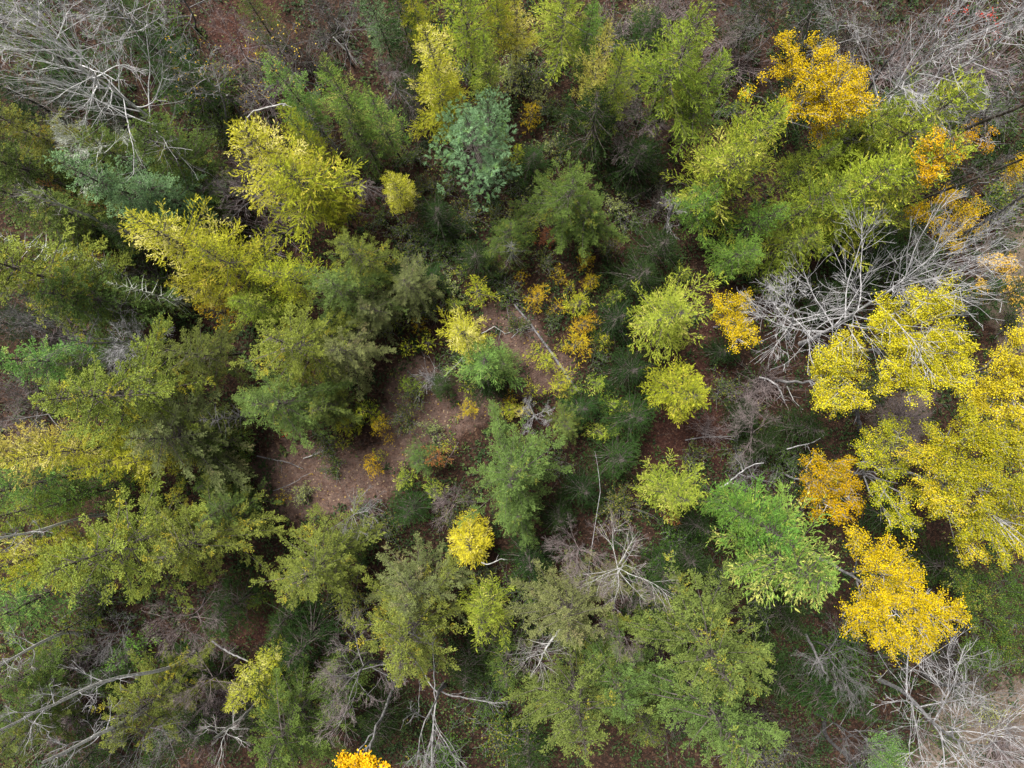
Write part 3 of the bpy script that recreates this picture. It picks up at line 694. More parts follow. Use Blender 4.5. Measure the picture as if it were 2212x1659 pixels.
# ------------------------------------------------------------------ larches and other conifers
for a in [
    # kind, u, v, width, height, foliage, label
    ('larch', 590, 355, 150, 14, 'lemon', 'large bright lemon-yellow larch beside the short bent white branch'),
    ('larch', 655, 410, 170, 12, 'yellow', 'yellow larch close behind the big lemon one on its inner side'),
    ('larch', 715, 445, 80, 8.5, 'yellow', 'slim yellow larch at the inner foot of the lemon pair'),
    ('larch', 655, 295, 75, 10, 'yellow', 'yellow-green larch top between the round green fir and the lemon larch'),
    ('larch', 395, 530, 150, 14, 'lemon', 'bright yellow larch reaching out above the white-topped snag'),
    ('larch', 500, 560, 130, 13, 'yellow', 'yellow larch joined to the bright one above the olive conifers'),
    ('larch', 440, 640, 70, 10, 'lemon', 'small yellow larch hanging below the pair of bright yellow larches'),
    ('larchlet', 487, 672, 74, 7, 'orange', 'small orange-tinted larch at the lower tip of the yellow pair'),
    ('larch', 620, 605, 110, 11, 'yellow', 'olive-yellow larch between the yellow pair and the grey-green conifer'),
    ('larch', 560, 665, 95, 9, 'lime', 'light lime larch next to the small orange one'),
    ('larch', 945, 165, 115, 12.5, 'lemon', 'pale yellow larch standing above the blue-green pine'),
    ('larch', 965, 230, 105, 10, 'yellow', 'olive-yellow larch tucked behind the pale one against the pine'),
    ('larch', 1005, 45, 120, 13, 'limey', 'tall yellow-lime larch cut by the top edge'),
    ('larch', 1052, 150, 85, 9, 'lime', 'mid-green larch at the inner foot of the tall lime one'),
    ('larch', 1115, 58, 72, 9.5, 'lemon', 'narrow larch with orange-yellow needles near the top edge'),
    ('larch', 1070, 15, 70, 12, 'yellow', 'yellow larch top at the top edge, left of the orange-tinted one'),
    ('larch', 1215, 40, 130, 11, 'lime', 'sparse open lime larch with wiry branches at the top edge'),
    ('larch', 1265, 80, 80, 9, 'green', 'wiry fresh green larch with branches trailing towards a thin leaning stem'),
    ('larch', 893, 10, 75, 13, 'yellow', 'bright yellow larch tip over the dull green fir at the top edge'),
    ('fir', 885, 70, 115, 9, 'darkg', 'dull green fir below the bright yellow tip at the top edge'),
    ('fir', 815, 42, 85, 10, 'spruce', 'bluish green fir near the top edge beside grey bare stems'),
    ('spruce', 642, 218, 82, 11, 'bright', 'small round fresh green fir top at the end of the bent white branch'),
    ('larch', 760, 205, 95, 12, 'fresh', 'fresh green larch above its darker partner, upper middle'),
    ('larch', 832, 268, 85, 11, 'fresh', 'second fresh green larch, nearer the blue-green pine'),
    ('fir', 790, 310, 110, 7, 'moss', 'dark mossy fir under the two fresh green larches'),
    ('roundlarch', 858, 412, 76, 7, 'lemon', 'solitary compact yellow larch in dark scrub beside the blue-green pine'),
    ('pine', 1020, 325, 152, 11, 'pine', 'blue-green pine with tufted needles in the middle of the upper half'),
    ('pine', 1058, 280, 90, 11.5, 'pine', 'smaller pine top fused to the upper side of the blue-green pine'),
    ('larch', 1283, 150, 68, 13.5, 'cream', 'pale cream-yellow larch tip in front of the dull green larch'),
    ('larch', 1320, 195, 105, 11, 'limedark', 'dull green larch right behind the pale cream tip'),
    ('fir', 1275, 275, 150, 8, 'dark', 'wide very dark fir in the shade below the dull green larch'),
    ('larch', 1470, 130, 165, 14, 'limedark', 'large olive-green larch with a yellowish tip near the upper middle'),
    ('larch', 1500, 215, 130, 11, 'limedark', 'dull green larch behind the large olive-green one'),
    ('larch', 1600, 315, 150, 15, 'limey', 'big lime larch with the yellowest outer edge, facing the golden aspen'),
    ('larch', 1555, 390, 150, 12, 'lime', 'green-lime larch on the inner side of the big yellow-edged one'),
    ('larch', 1515, 440, 90, 8, 'green', 'low green larch at the inner foot of the lime larches'),
    ('larch', 1930, 300, 190, 16, 'limey', 'broad lime larch reaching out to the narrow gold aspen'),
    ('larch', 1850, 300, 110, 13, 'lime', 'lime larch under the golden aspen'),
    ('larch', 1925, 400, 175, 16, 'limey', 'broad lime larch with a yellow outer tip beside a dark trunk'),
    ('larch', 1830, 420, 190, 13.5, 'limey', 'wide olive-lime larch in the middle of the lime cluster'),
    ('larch', 1735, 450, 125, 12, 'limedark', 'olive larch at the inner end of the lime cluster'),
    ('larch', 1740, 365, 90, 10, 'limedark', 'sparse dark green larch below the gold aspen clump'),
    ('larch', 1700, 530, 110, 9, 'limedark', 'dull olive larch above the grey spreading branches'),
    ('fir', 1630, 490, 105, 9, 'green', 'clear green larch-like fir below the lime larches'),
    ('larch', 1590, 560, 90, 8, 'green', 'mid-green larch under the clear green one'),
    ('larchlet', 1690, 585, 75, 6, 'lime', 'yellow-green young larch among grey spreading branches'),
    ('larch', 1435, 690, 158, 9.5, 'lime', 'star-shaped yellow-green larch with pale tips, seen from straight above'),
    ('roundlarch', 1458, 845, 138, 9.5, 'yellow', 'compact yellow larch directly below the star-shaped one'),
    ('larch', 1450, 1062, 120, 9, 'lime', 'pointed green-yellow larch above the pink-twigged bare trees'),
    ('roundlarch', 1018, 1168, 114, 4.6, 'buttergold', 'round bright yellow larch, the only one in the lower middle'),
    ('larchlet', 1036, 628, 70, 5.5, 'yellow', 'small ochre-yellow larch at the upper end of the fallen log'),
    ('larch', 1000, 712, 92, 9, 'lemon', 'yellow-tipped larch at the edge of the clearing'),
    ('larch', 1050, 775, 110, 8, 'bright', 'fresh green larch joined to the yellow-tipped one at the clearing'),
    ('larch', 1090, 780, 70, 7, 'oliveg', 'olive green larch on the log side of the fresh green one'),
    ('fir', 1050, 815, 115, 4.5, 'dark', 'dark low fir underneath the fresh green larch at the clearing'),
    ('larch', 55, 975, 120, 15, 'cream', 'pale yellow larch tip near the edge above the green one'),
    ('larch', 165, 975, 110, 14, 'lemon', 'bright yellow larch below the wide feathery olive conifer'),
    ('larch', 260, 985, 100, 11, 'yellow', 'olive-yellow larch between the bright one and its small neighbour'),
    ('larch', 350, 985, 90, 9.5, 'lemon', 'small bright yellow larch, innermost of the row by the edge'),
    ('larch', 75, 1050, 130, 13, 'bright', 'cool green larch below the pale yellow tip at the edge'),
    ('larch', 60, 1090, 120, 11, 'limedark', 'dull lime larch below the cool green one at the edge'),
    ('larch', 65, 1205, 105, 15, 'lemon', 'yellow larch pointing out of the edge above a green fir'),
    ('larch', 150, 1190, 95, 13, 'yellow', 'yellow-olive larch between the yellow one and the feathery conifers'),
    ('larch', 1690, 1200, 205, 14, 'fresh', 'large fresh green larch with pale yellow tips beside the gold aspen'),
    ('larch', 1640, 1140, 150, 11, 'green', 'mid-green larch behind the large fresh green one'),
    ('larch', 1590, 1085, 100, 10, 'green', 'slim green larch by the broken grey branch'),
    ('larch', 1050, 1315, 105, 10.5, 'lime', 'yellow-green larch with an orange tip, below the round yellow one'),
    ('larch', 565, 1465, 92, 10, 'lemon', 'small yellow larch with a bare stem beneath it, lower part'),
    ('larch', 22, 1310, 130, 13, 'bright', 'vivid green fir at the edge below the yellow larch'),
    ('larchlet', 125, 1365, 78, 8, 'limedark', 'small olive-yellow larch over a white trunk near the edge'),
    ('larchlet', 290, 1400, 85, 5, 'green', 'small spiky green larch above the long white trunk'),
    ('feather', 265, 845, 215, 16, 'spring', 'wide feathery olive conifer with pointed side fronds near the edge'),
    ('feather', 370, 930, 180, 11, 'grayol', 'greyish olive conifer on the inner side of the wide feathery one'),
    ('feather', 650, 735, 190, 13, 'spring', 'yellowish feathery conifer between the bright larches and the clearing'),
    ('feather', 750, 755, 130, 9, 'grayol', 'grey-olive thin conifer bordering the clearing'),
    ('feather', 615, 870, 165, 11.5, 'oliveg', 'green feathery conifer hanging over the clearing'),
    ('feather', 715, 875, 95, 8, 'olive', 'olive conifer with an ochre side at the rim of the clearing'),
    ('feather', 435, 755, 120, 10.5, 'olive', 'small feathery conifer at the end of the leafless stem'),
    ('feather', 780, 555, 120, 11, 'olivey', 'olive conifer with pinkish grey flank, above the clearing'),
    ('feather', 745, 630, 140, 10, 'oliveg', 'green olive conifer under the pinkish-flanked one'),
    ('feather', 800, 680, 110, 7, 'grayol', 'dull olive conifer with a blue-green patch, near the clearing'),
    ('feather', 895, 620, 100, 7.5, 'grayol', 'pale olive conifer standing alone above the clearing'),
    ('feather', 270, 1190, 230, 15.5, 'spring', 'broad yellow-olive conifer with drooping fronds, by the edge'),
    ('feather', 440, 1160, 190, 12, 'olivey', 'broad olive conifer with rusty flecks, inside of the drooping one'),
    ('feather', 500, 1100, 95, 8.5, 'oliveg', 'green conifer at the corner of the clearing'),
    ('feather', 690, 1205, 185, 11.5, 'olivey', 'light olive conifer below the clearing with trailing fronds'),
    ('feather', 890, 1360, 200, 13, 'olivey', 'yellow-olive conifer above the dark forked bare limbs'),
    ('feather', 900, 1270, 150, 10, 'grayol', 'grey-green conifer just outside the round yellow larch'),
    ('feather', 1215, 1330, 175, 11, 'grayol', 'grey-olive conifer round a thick white broken trunk'),
    ('feather', 1245, 1520, 220, 13, 'olive', 'wide olive conifer at the bottom edge, middle of the picture'),
    ('feather', 1330, 1460, 150, 11, 'oliveg', 'green-olive conifer between two wide ones near the bottom'),
    ('feather', 1530, 1390, 250, 13.5, 'olive', 'very wide dark green feathery conifer beside the dead leaning trunk'),
    ('feather', 1560, 1530, 240, 13, 'oliveg', 'wide mossy green conifer at the bottom with an ochre streak'),
    ('feather', 650, 1560, 210, 11.5, 'moss', 'mossy green conifer at the bottom edge beside the thin birch'),
    ('feather', 335, 1525, 160, 11.5, 'olivey', 'yellow-green conifer behind the brightest white trunk'),
    ('feather', 1112, 1015, 188, 11, 'oliveg', 'round leafy green conifer below the clearing, seen from above'),
    ('feather', 1120, 1100, 100, 8, 'oliveg', 'leafy green conifer attached below the round one'),
    ('feather', 1225, 920, 70, 5, 'olive', 'small olive conifer with yellow leaf specks below the fallen log'),
    ('feather', 1225, 425, 150, 9.5, 'moss', 'dark mossy conifer between the pine and the curved pale stem'),
    ('feather', 1265, 470, 130, 7, 'moss', 'lower mossy conifer with grey dead twigs at its foot'),
    ('feather', 1100, 500, 90, 6, 'moss', 'small mossy conifer over the grey dead spruce'),
    ('feather', 70, 1500, 140, 8, 'moss', 'blurred mossy conifer between white trunks at the edge'),
    ('feather', 40, 1580, 120, 9, 'olive', 'olive conifer in the bottom corner above the white trunks'),
    ('spruce', 105, 605, 165, 17, 'spring', 'yellow-green spruce with heavy hanging sprays near the edge'),
    ('spruce', 210, 650, 140, 11, 'oliveg', 'green spruce directly inside the yellow-green one'),
    ('spruce', 85, 782, 105, 12.5, 'bright', 'vivid green conical fir near the edge among grey twigs'),
    ('spruce', 285, 425, 125, 15, 'spruce', 'blue-green spruce with ruffled sprays in the upper corner region'),
    ('spruce', 375, 440, 120, 9, 'spruce', 'green spruce on the inner side of the ruffled blue-green one'),
    ('spruce', 380, 335, 140, 9.5, 'moss', 'mossy green spruce below the white bare crown'),
    ('spruce', 260, 330, 100, 8, 'moss', 'mossy spruce behind the grey lichen-clad dead tree'),
    ('fir', 410, 190, 120, 7, 'darkg', 'dark green fir under the gold-flecked bare tree'),
    ('fir', 360, 130, 120, 6, 'darkg', 'shaded fir below the white bare crown of the corner'),
    ('fir', 60, 440, 150, 9, 'moss', 'dull green fir near the edge by the thin pale leaning stem'),
    ('fir', 20, 330, 120, 9, 'darkg', 'dark green fir at the edge below the white bare crown'),
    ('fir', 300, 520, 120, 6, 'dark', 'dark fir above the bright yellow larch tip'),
    ('fir', 200, 1062, 95, 9, 'green', 'cool green fir between the yellow row and the broad olive conifers'),
    ('fir', 1710, 215, 120, 7, 'dark', 'shaded fir under the loose limbs of the golden aspen'),
    ('fir', 1790, 345, 110, 8, 'dark', 'dark gap-filling fir among the lime larches'),
    ('fir', 1620, 45, 90, 7, 'dark', 'dark fir beside slender grey stems at the top edge'),
    ('fir', 1720, 925, 108, 6, 'dark', 'dark green fir with thin pale sticks over it, beside the yellow aspens'),
    ('fir', 2130, 640, 110, 8, 'darkg', 'dark green fir in front of the bare tan ground'),
    ('fir', 2110, 368, 80, 10, 'dark', 'small dark spruce top at the end of a long dark trunk'),
    ('fir', 1380, 600, 130, 5, 'dark', 'dark fir above the star-shaped larch'),
    ('fir', 1330, 690, 110, 4, 'dark', 'dark fir between the yellow saplings and the star-shaped larch'),
    ('fir', 1420, 540, 120, 5, 'dark', 'dark fir at the foot of the curved pale stem'),
    ('fir', 1355, 800, 120, 4.5, 'dark', 'dark fir beside the compact yellow larch'),
    ('fir', 1370, 900, 120, 5, 'darkg', 'dark green fir below the compact yellow larch'),
    ('fir', 1330, 990, 120, 5, 'darkg', 'green-black fir under the thin pale stem'),
    ('fir', 1260, 880, 90, 3.6, 'darkg', 'dark fir at the lower end of the fallen log'),
    ('fir', 1260, 1050, 100, 4.5, 'dark', 'dark fir between the round leafy conifer and the pink-twigged tree'),
    ('fir', 1150, 1210, 120, 4.5, 'dark', 'dark fir to the side of the round yellow larch'),
    ('fir', 1210, 1110, 90, 4, 'dark', 'dark fir above the twin pink-twigged bare trees'),
    ('fir', 888, 1100, 95, 5, 'darkg', 'round dark fir with pale heart below the clearing'),
    ('fir', 500, 1310, 125, 6, 'darkg', 'dark fir by the narrow strip of red leaf litter'),
    ('fir', 660, 1385, 150, 6, 'dark', 'dark fir under the trailing fronds of the light olive conifer'),
    ('fir', 460, 960, 130, 6, 'moss', 'dark mossy fir between the yellow row and the clearing'),
    ('fir', 470, 1040, 90, 5, 'moss', 'mossy fir beside small crossed dead sticks'),
    ('fir', 400, 1450, 110, 5, 'darkg', 'dark fir above the long white trunk'),
    ('fir', 540, 1560, 100, 6, 'dark', 'dark fir between the thin birch and the grey trunk'),
    ('fir', 1010, 1440, 110, 5, 'dark', 'dark fir beside the forked bare limbs'),
    ('fir', 1080, 1440, 80, 5, 'darkg', 'shaded fir near the thick white broken trunk'),
    ('fir', 1500, 1130, 90, 5, 'dark', 'dark fir between the pointed larch and the slim green larch'),
    ('fir', 250, 1440, 90, 6, 'darkg', 'dark fir between two parallel white trunks'),
    ('fir', 380, 1600, 120, 8, 'darkg', 'green fir at the bottom edge behind grey branches'),
    ('fir', 1760, 30, 110, 7, 'dark', 'dark fir behind pale stems at the top edge'),
    ('fir', 560, 40, 80, 6, 'moss', 'mossy fir beside the red leaf litter at the top edge'),
    ('fir', 730, 700, 60, 5, 'spruce', 'blue-green fir top poking out between the olive conifers'),
    ('fir', 940, 600, 70, 3, 'darkg', 'low dark fir between the pale olive conifer and the ochre larch'),
    ('fir', 955, 830, 62, 2.6, 'darkg', 'low dark green fir in the clearing below the leaning snag'),
    ('fir', 910, 990, 74, 5, 'oliveg', 'small green fir with a rust-brown dead branch at the clearing'),
    ('fir', 1910, 215, 60, 9, 'spruce', 'bluish dark fir tip behind the lime larches, by the golden aspen'),
    ('spruce', 60, 370, 130, 9, 'moss', 'mossy spruce below the yellowed dying one at the edge'),
    ('spruce', 165, 470, 130, 8, 'moss', 'mossy spruce beside the blue-green one on its outer side'),
    ('fir', 170, 150, 140, 6, 'darkg', 'dark green fir seen through the forked white bare crown'),
    ('fir', 80, 230, 140, 6, 'dark', 'dark fir under the white limbs near the edge'),
    ('fir', 250, 250, 120, 5, 'dark', 'dark fir beneath the trunk of the forked white tree'),
    ('fir', 270, 40, 140, 6, 'darkg', 'dark green fir at the top edge under white twigs'),
    ('fir', 30, 60, 130, 6, 'moss', 'mossy fir in the extreme upper corner under white twigs'),
    ('fir', 30, 700, 110, 5, 'dark', 'dark fir at the edge below the yellow-green spruce'),
    ('fir', 220, 790, 120, 7, 'moss', 'mossy fir beside the vivid conical fir'),
    ('fir', 1780, 640, 110, 5, 'dark', 'dark fir seen through the spreading bare limbs'),
    ('fir', 1860, 545, 110, 6, 'darkg', 'dark green fir between the lime cluster and the spreading bare tree'),
    ('fir', 1960, 560, 100, 6, 'darkg', 'dark green fir behind the grey leaning trunk'),
    ('fir', 1560, 760, 70, 2.5, 'dark', 'low dark fir beside the strip of red litter'),
    ('fir', 1640, 960, 100, 4, 'dark', 'dark fir mixed with reddish twigs beside the red litter'),
    ('fir', 90, 1440, 120, 7, 'moss', 'mossy fir behind the short white trunk at the edge'),
    ('fir', 170, 1640, 120, 7, 'darkg', 'dark green fir at the bottom edge between white trunks'),
    ('fir', 820, 1560, 120, 6, 'dark', 'dark fir under the sweeping dark limbs at the bottom'),
    ('fir', 1430, 1230, 100, 5, 'darkg', 'dark green fir beside the pink-twigged bare tree'),
    ('fir', 1100, 1430, 110, 6, 'moss', 'mossy fir between the forked bare limbs and the white broken trunk'),
    ('fir', 760, 1180, 70, 5, 'moss', 'mossy fir tucked behind the light olive conifer'),
    ('fir', 1650, 1440, 120, 6, 'dark', 'dark fir under the dead leaning trunk'),
    ('fir', 1740, 1480, 120, 6, 'darkg', 'dark green fir above the many-stemmed grey tree'),
    ('fir', 1690, 1340, 100, 5, 'dark', 'dark fir between the fresh green larch and the very wide conifer'),
    ('fir', 1400, 1330, 100, 6, 'darkg', 'dark green fir below the pink-twigged bare tree'),
    ('fir', 1390, 1540, 110, 6, 'moss', 'mossy fir in the dark gap between the two wide bottom conifers'),
    ('fir', 1830, 1500, 110, 5, 'darkg', 'dark green fir under the big gold aspen at the bottom'),
    ('fir', 1140, 1620, 110, 6, 'darkg', 'dark green fir at the bottom edge beside the wide olive conifer'),
    ('fir', 620, 1340, 90, 5, 'darkg', 'dark green fir at the side of the red litter strip'),
    ('fir', 740, 1480, 120, 7, 'moss', 'mossy fir among grey twigs near the bottom'),
    ('fir', 1930, 1120, 90, 5, 'darkg', 'dark green fir in the gap of the thin green-yellow aspen'),
    ('fir', 2050, 1230, 110, 5, 'darkg', 'dark green fir below the widest aspen crown'),
    ('fir', 1960, 480, 100, 5, 'moss', 'mossy fir behind the low gold sapling crown'),
    ('fir', 2060, 240, 120, 5, 'moss', 'mossy fir in brown scrub below the pale corner trees'),
    ('fir', 860, 600, 90, 4, 'dark', 'dark fir between the olive conifers and the pale olive one'),
    ('fir', 950, 470, 110, 4, 'dark', 'dark fir below the blue-green pine on its outer side'),
    ('fir', 1030, 560, 100, 4, 'dark', 'dark fir beside the grey dead spruce'),
    ('fir', 1370, 350, 130, 5, 'dark', 'dark fir between the olive-green and the lime larches'),
    ('fir', 1150, 350, 90, 3.5, 'darkg', 'low dark green fir on the inner side of the blue-green pine'),
    ('fir', 900, 200, 110, 5, 'dark', 'dark fir behind the pale yellow larch'),
    ('fir', 1400, 80, 110, 5, 'darkg', 'dark green fir in brown scrub near the top edge'),
    ('fir', 1600, 900, 80, 3.5, 'dark', 'low dark fir at the outer edge of the red litter'),
    ('fir', 1480, 1200, 110, 5, 'dark', 'dark fir below the pointed larch'),
    ('dead', 1105, 548, 78, 5, None, 'small grey dead spruce with radiating bare twigs above the fallen log'),
    ('dead', 500, 900, 90, 7, None, 'grey dead spruce stub with a dark trunk beside the green feathery conifer'),
    ('dead', 700, 290, 70, 7, None, 'grey dead spruce between the lemon larch and the fresh green larches'),
]:
    place(*a[:6], a[6])

# ------------------------------------------------------------------ leafless trees
def bare_at(kind, base, tip, w, h, bark, label, mat=None, var=None):
    """base: foot of the trunk on the ground, tip: its top, both as picture points"""
    g = P(*base); t_ = P(*tip, h)
    R = w * 0.5 * (H - 0.6 * h) / F
    dx, dy = (t_[0] - g[0]), (t_[1] - g[1])
    return plant(kind, (g[0], g[1], 0.0), h, R, mat, label, bark, lean=(-math.atan2(dy, h), math.atan2(dx, h)), var=var)
for a in [
    ('spread', (430, 345), (70, 60), 300, 15, 'silver', 'largest white leafless tree, its forked trunk filling the upper corner'),
    ('bare', (300, 235), (20, 20), 260, 14, 'silver', 'whitish leafless tree behind the forked one in the upper corner'),
    ('bare', (330, 110), (180, -40), 200, 13, 'grey', 'leafless grey tree at the top edge beside the forked one'),
    ('bare', (420, 60), (330, -60), 170, 11, 'dull', 'thin grey leafless tree with twigs crossing the top edge'),
    ('bareleaf', (490, 275), (385, 110), 120, 11, 'grey', 'pale slim bare tree with a few golden leaves left, upper corner region', 'gold'),
    ('twiggy', (560, 130), (510, 60), 150, 7, 'pink', 'pinkish twiggy tree over the red leaf litter at the top'),
    ('bareleaf', (700, 190), (600, 40), 150, 12, 'dull', 'grey bare tree with sparse pale leaves near the top edge', 'paleg'),
    ('bare', (760, 140), (700, 10), 150, 11, 'dull', 'grey leafless tree between the red litter and the bluish fir'),
    ('bareleaf', (590, 250), (530, 175), 120, 6, 'dull', 'bare twiggy tree with tiny orange leaves above the bent white branch', 'orange'),
    ('twiggy', (860, 215), (850, 150), 110, 6, 'dull', 'grey twig-ball tree between the fresh green and the pale yellow larch'),
    ('bare', (1690, 110), (1590, -10), 130, 10, 'dull', 'leafless tree with a slim pale leaning stem at the top edge'),
    ('twiggy', (1500, 40), (1480, 0), 150, 6, 'brown', 'brownish twiggy tree above the large olive-green larch'),
    ('bare', (1730, 130), (1790, -60), 150, 12, 'dull', 'leafless tree with twin dark stems at the top edge above the golden aspen'),
    ('bare', (1790, 150), (1860, -50), 150, 13, 'grey', 'leafless tree with pale parallel stems rising behind the golden aspen'),
    ('bare', (1810, 330), (2110, 60), 290, 14, 'grey', 'big pale leafless tree in the upper corner over the reddish leaves'),
    ('bare', (1890, 300), (2200, 30), 260, 15, 'grey', 'pale leafless tree cut by the upper corner'),
    ('bare', (1860, 210), (2000, 60), 210, 10, 'dull', 'dull leafless tree between the golden aspen and the pale corner trees'),
    ('bare', (1930, 330), (2210, 180), 200, 12, 'dull', 'dull leafless tree at the edge below the pale corner trees'),
    ('spread', (1730, 742), (2010, 575), 380, 13, 'grey', 'wide grey spreading leafless tree between the lime larches and the yellow aspens'),
    ('bare', (1700, 730), (1700, 640), 210, 7, 'grey', 'leafless grey tree with limbs fanning towards the loose golden sapling'),
    ('bare', (1850, 640), (2150, 500), 170, 13, 'grey', 'leafless tree with a grey leaning trunk over the thin gold crown'),
    ('twiggy', (1352, 1200), (1352, 1222), 185, 8, 'pale', 'pink-twigged bare tree with a bright white fork seen from above'),
    ('twiggy', (1262, 1175), (1235, 1185), 140, 7, 'pink', 'smaller pink-twigged bare tree with a pale bowed limb'),
    ('twiggy', (1340, 1330), (1342, 1395), 110, 8, 'pink', 'grey-pink bare tree with long bent twigs below the pink-twigged ones'),
    ('fork', (960, 1480), (915, 1575), 290, 11, 'grey2', 'dark forked leafless tree with sweeping limbs at the bottom edge'),
    ('twiggy', (830, 1430), (770, 1500), 190, 9, 'dull', 'grey twiggy tree beside the dark forked one near the bottom'),
    ('bare', (1190, 1370), (1160, 1430), 130, 8, 'pale', 'bare tree with a thick white broken trunk inside the grey-olive conifer'),
    ('twiggy', (1640, 960), (1625, 890), 120, 5, 'pink', 'reddish twiggy low tree beside the dark red litter strip'),
    ('bare', (1760, 1385), (1850, 1480), 150, 10, 'dull', 'dead grey tree with a thick leaning trunk under the fresh green larch'),
    ('bare', (1650, 1040), (1600, 1030), 110, 4, 'dull', 'low dead tree with a broken pale branch above the slim green larch'),
    ('pole', (350, 1495), (60, 1665), 130, 16, 'white', 'birch with the thickest, brightest white trunk in the bottom corner'),
    ('pole', (420, 1410), (90, 1560), 120, 16, 'white', 'birch with a long slender white trunk above the brightest one'),
    ('pole', (260, 1435), (-20, 1580), 110, 15, 'white', 'birch with a thin white trunk leaving the edge'),
    ('bare', (400, 1515), (220, 1680), 170, 15, 'dull', 'grey forked bare tree with a smooth trunk at the bottom edge'),
    ('pole', (170, 1370), (-40, 1450), 110, 13, 'white', 'birch with a short white trunk at the edge under the vivid green fir'),
    ('pole', (240, 1110), (-30, 1175), 90, 14, 'white', 'white forked birch at the edge below the dull lime larch'),
    ('pole', (565, 1500), (470, 1610), 110, 10, 'pale', 'thin pale birch stem rising out of the small yellow larch'),
    ('twiggy', (445, 1290), (390, 1350), 150, 9, 'pink', 'bare pinkish birch with bowed pale limbs under the drooping conifer'),
    ('bare', (300, 1350), (210, 1400), 110, 9, 'dull', 'bare tree with two crooked grey stems above the small spiky larch'),
    ('twiggy', (520, 1420), (430, 1470), 140, 7, 'pink', 'grey-brown twiggy tree between the long white trunk and the yellow larch'),
    ('bare', (370, 755), (60, 690), 160, 13, 'dull', 'leafless tree with a long level trunk near the edge'),
    ('twiggy', (350, 760), (285, 745), 150, 6, 'grey', 'pale bare twig fan beside the small feathery conifer'),
    ('pole', (265, 520), (-10, 410), 80, 14, 'pale', 'slim birch with a thin pale leaning stem by the dull green fir'),
    ('bare', (200, 720), (20, 650), 150, 10, 'dull', 'grey leafless tree over dark red litter at the edge'),
    ('twiggy', (160, 900), (60, 890), 170, 9, 'dull', 'grey twig mass at the edge under the vivid conical fir'),
    ('twiggy', (300, 365), (170, 315), 135, 11, 'lichen', 'lichen-grey dead tree with a bristling trunk below the white crown'),
    ('twiggy', (450, 400), (460, 380), 120, 4, 'dull', 'small bare twiggy tree in the dark gap beside the lemon larch'),
    ('twiggy', (560, 440), (540, 430), 150, 5, 'dull', 'low grey bare tree in the dark gap below the lemon larch'),
    ('twiggy', (1168, 915), (1165, 895), 70, 4, 'grey', 'small silvery bare tree with dense twigs below the clearing path'),
    ('bare', (760, 1100), (795, 1105), 120, 6, 'grey2', 'pale bare tree whose twigs reach over the lower clearing'),
    ('twiggy', (1000, 1090), (975, 1085), 95, 5, 'pink', 'pinkish bare tree beside the round dark fir'),
    ('bare', (1900, 1470), (2160, 1640), 330, 16, 'grey', 'large pale leafless clump fanning out in the bottom corner'),
    ('bare', (1990, 1450), (2200, 1550), 240, 15, 'grey2', 'pale leafless tree with straight limbs beside the bottom corner clump'),
    ('bare', (1760, 1540), (1910, 1680), 160, 14, 'dull', 'grey many-stemmed bare tree at the bottom edge'),
    ('pole', (1780, 1560), (1880, 1690), 110, 13, 'dull', 'leaning grey trunk beside the many-stemmed one at the bottom edge'),
    ('pole', (1620, 1590), (1700, 1690), 90, 12, 'dark', 'dark leaning trunk below the wide mossy conifer'),
    ('pole', (1960, 330), (2260, 190), 120, 17, 'brown', 'long dark trunk leaning out below the dull leafless tree'),
    ('pole', (1900, 465), (2230, 330), 100, 16, 'brown', 'long dark trunk pointing to the small gold crown at the edge'),
    ('pole', (2020, 530), (2300, 370), 110, 16, 'dull', 'thick grey leaning trunk crossing the pale gold leaves'),
    ('twiggy', (1560, 100), (1570, 90), 130, 3, 'pink', 'low brown twiggy tree between the olive larch and the golden aspen'),
    ('twiggy', (1380, 280), (1400, 260), 150, 5, 'brown', 'grey bare tree in shade below the large olive-green larch'),
    ('pole', (1450, 520), (1450, 440), 90, 5, 'dull', 'curved pale stem in deep shade above the dark firs'),
    ('twiggy', (780, 400), (775, 390), 100, 5, 'dull', 'small bare tree with a pale crooked stem beside the compact yellow larch'),
    ('twiggy', (1940, 920), (1950, 915), 130, 3, 'pink', 'low brown brushy tree on pinkish debris under the butter-yellow aspen'),
]:
    bare_at(*a)

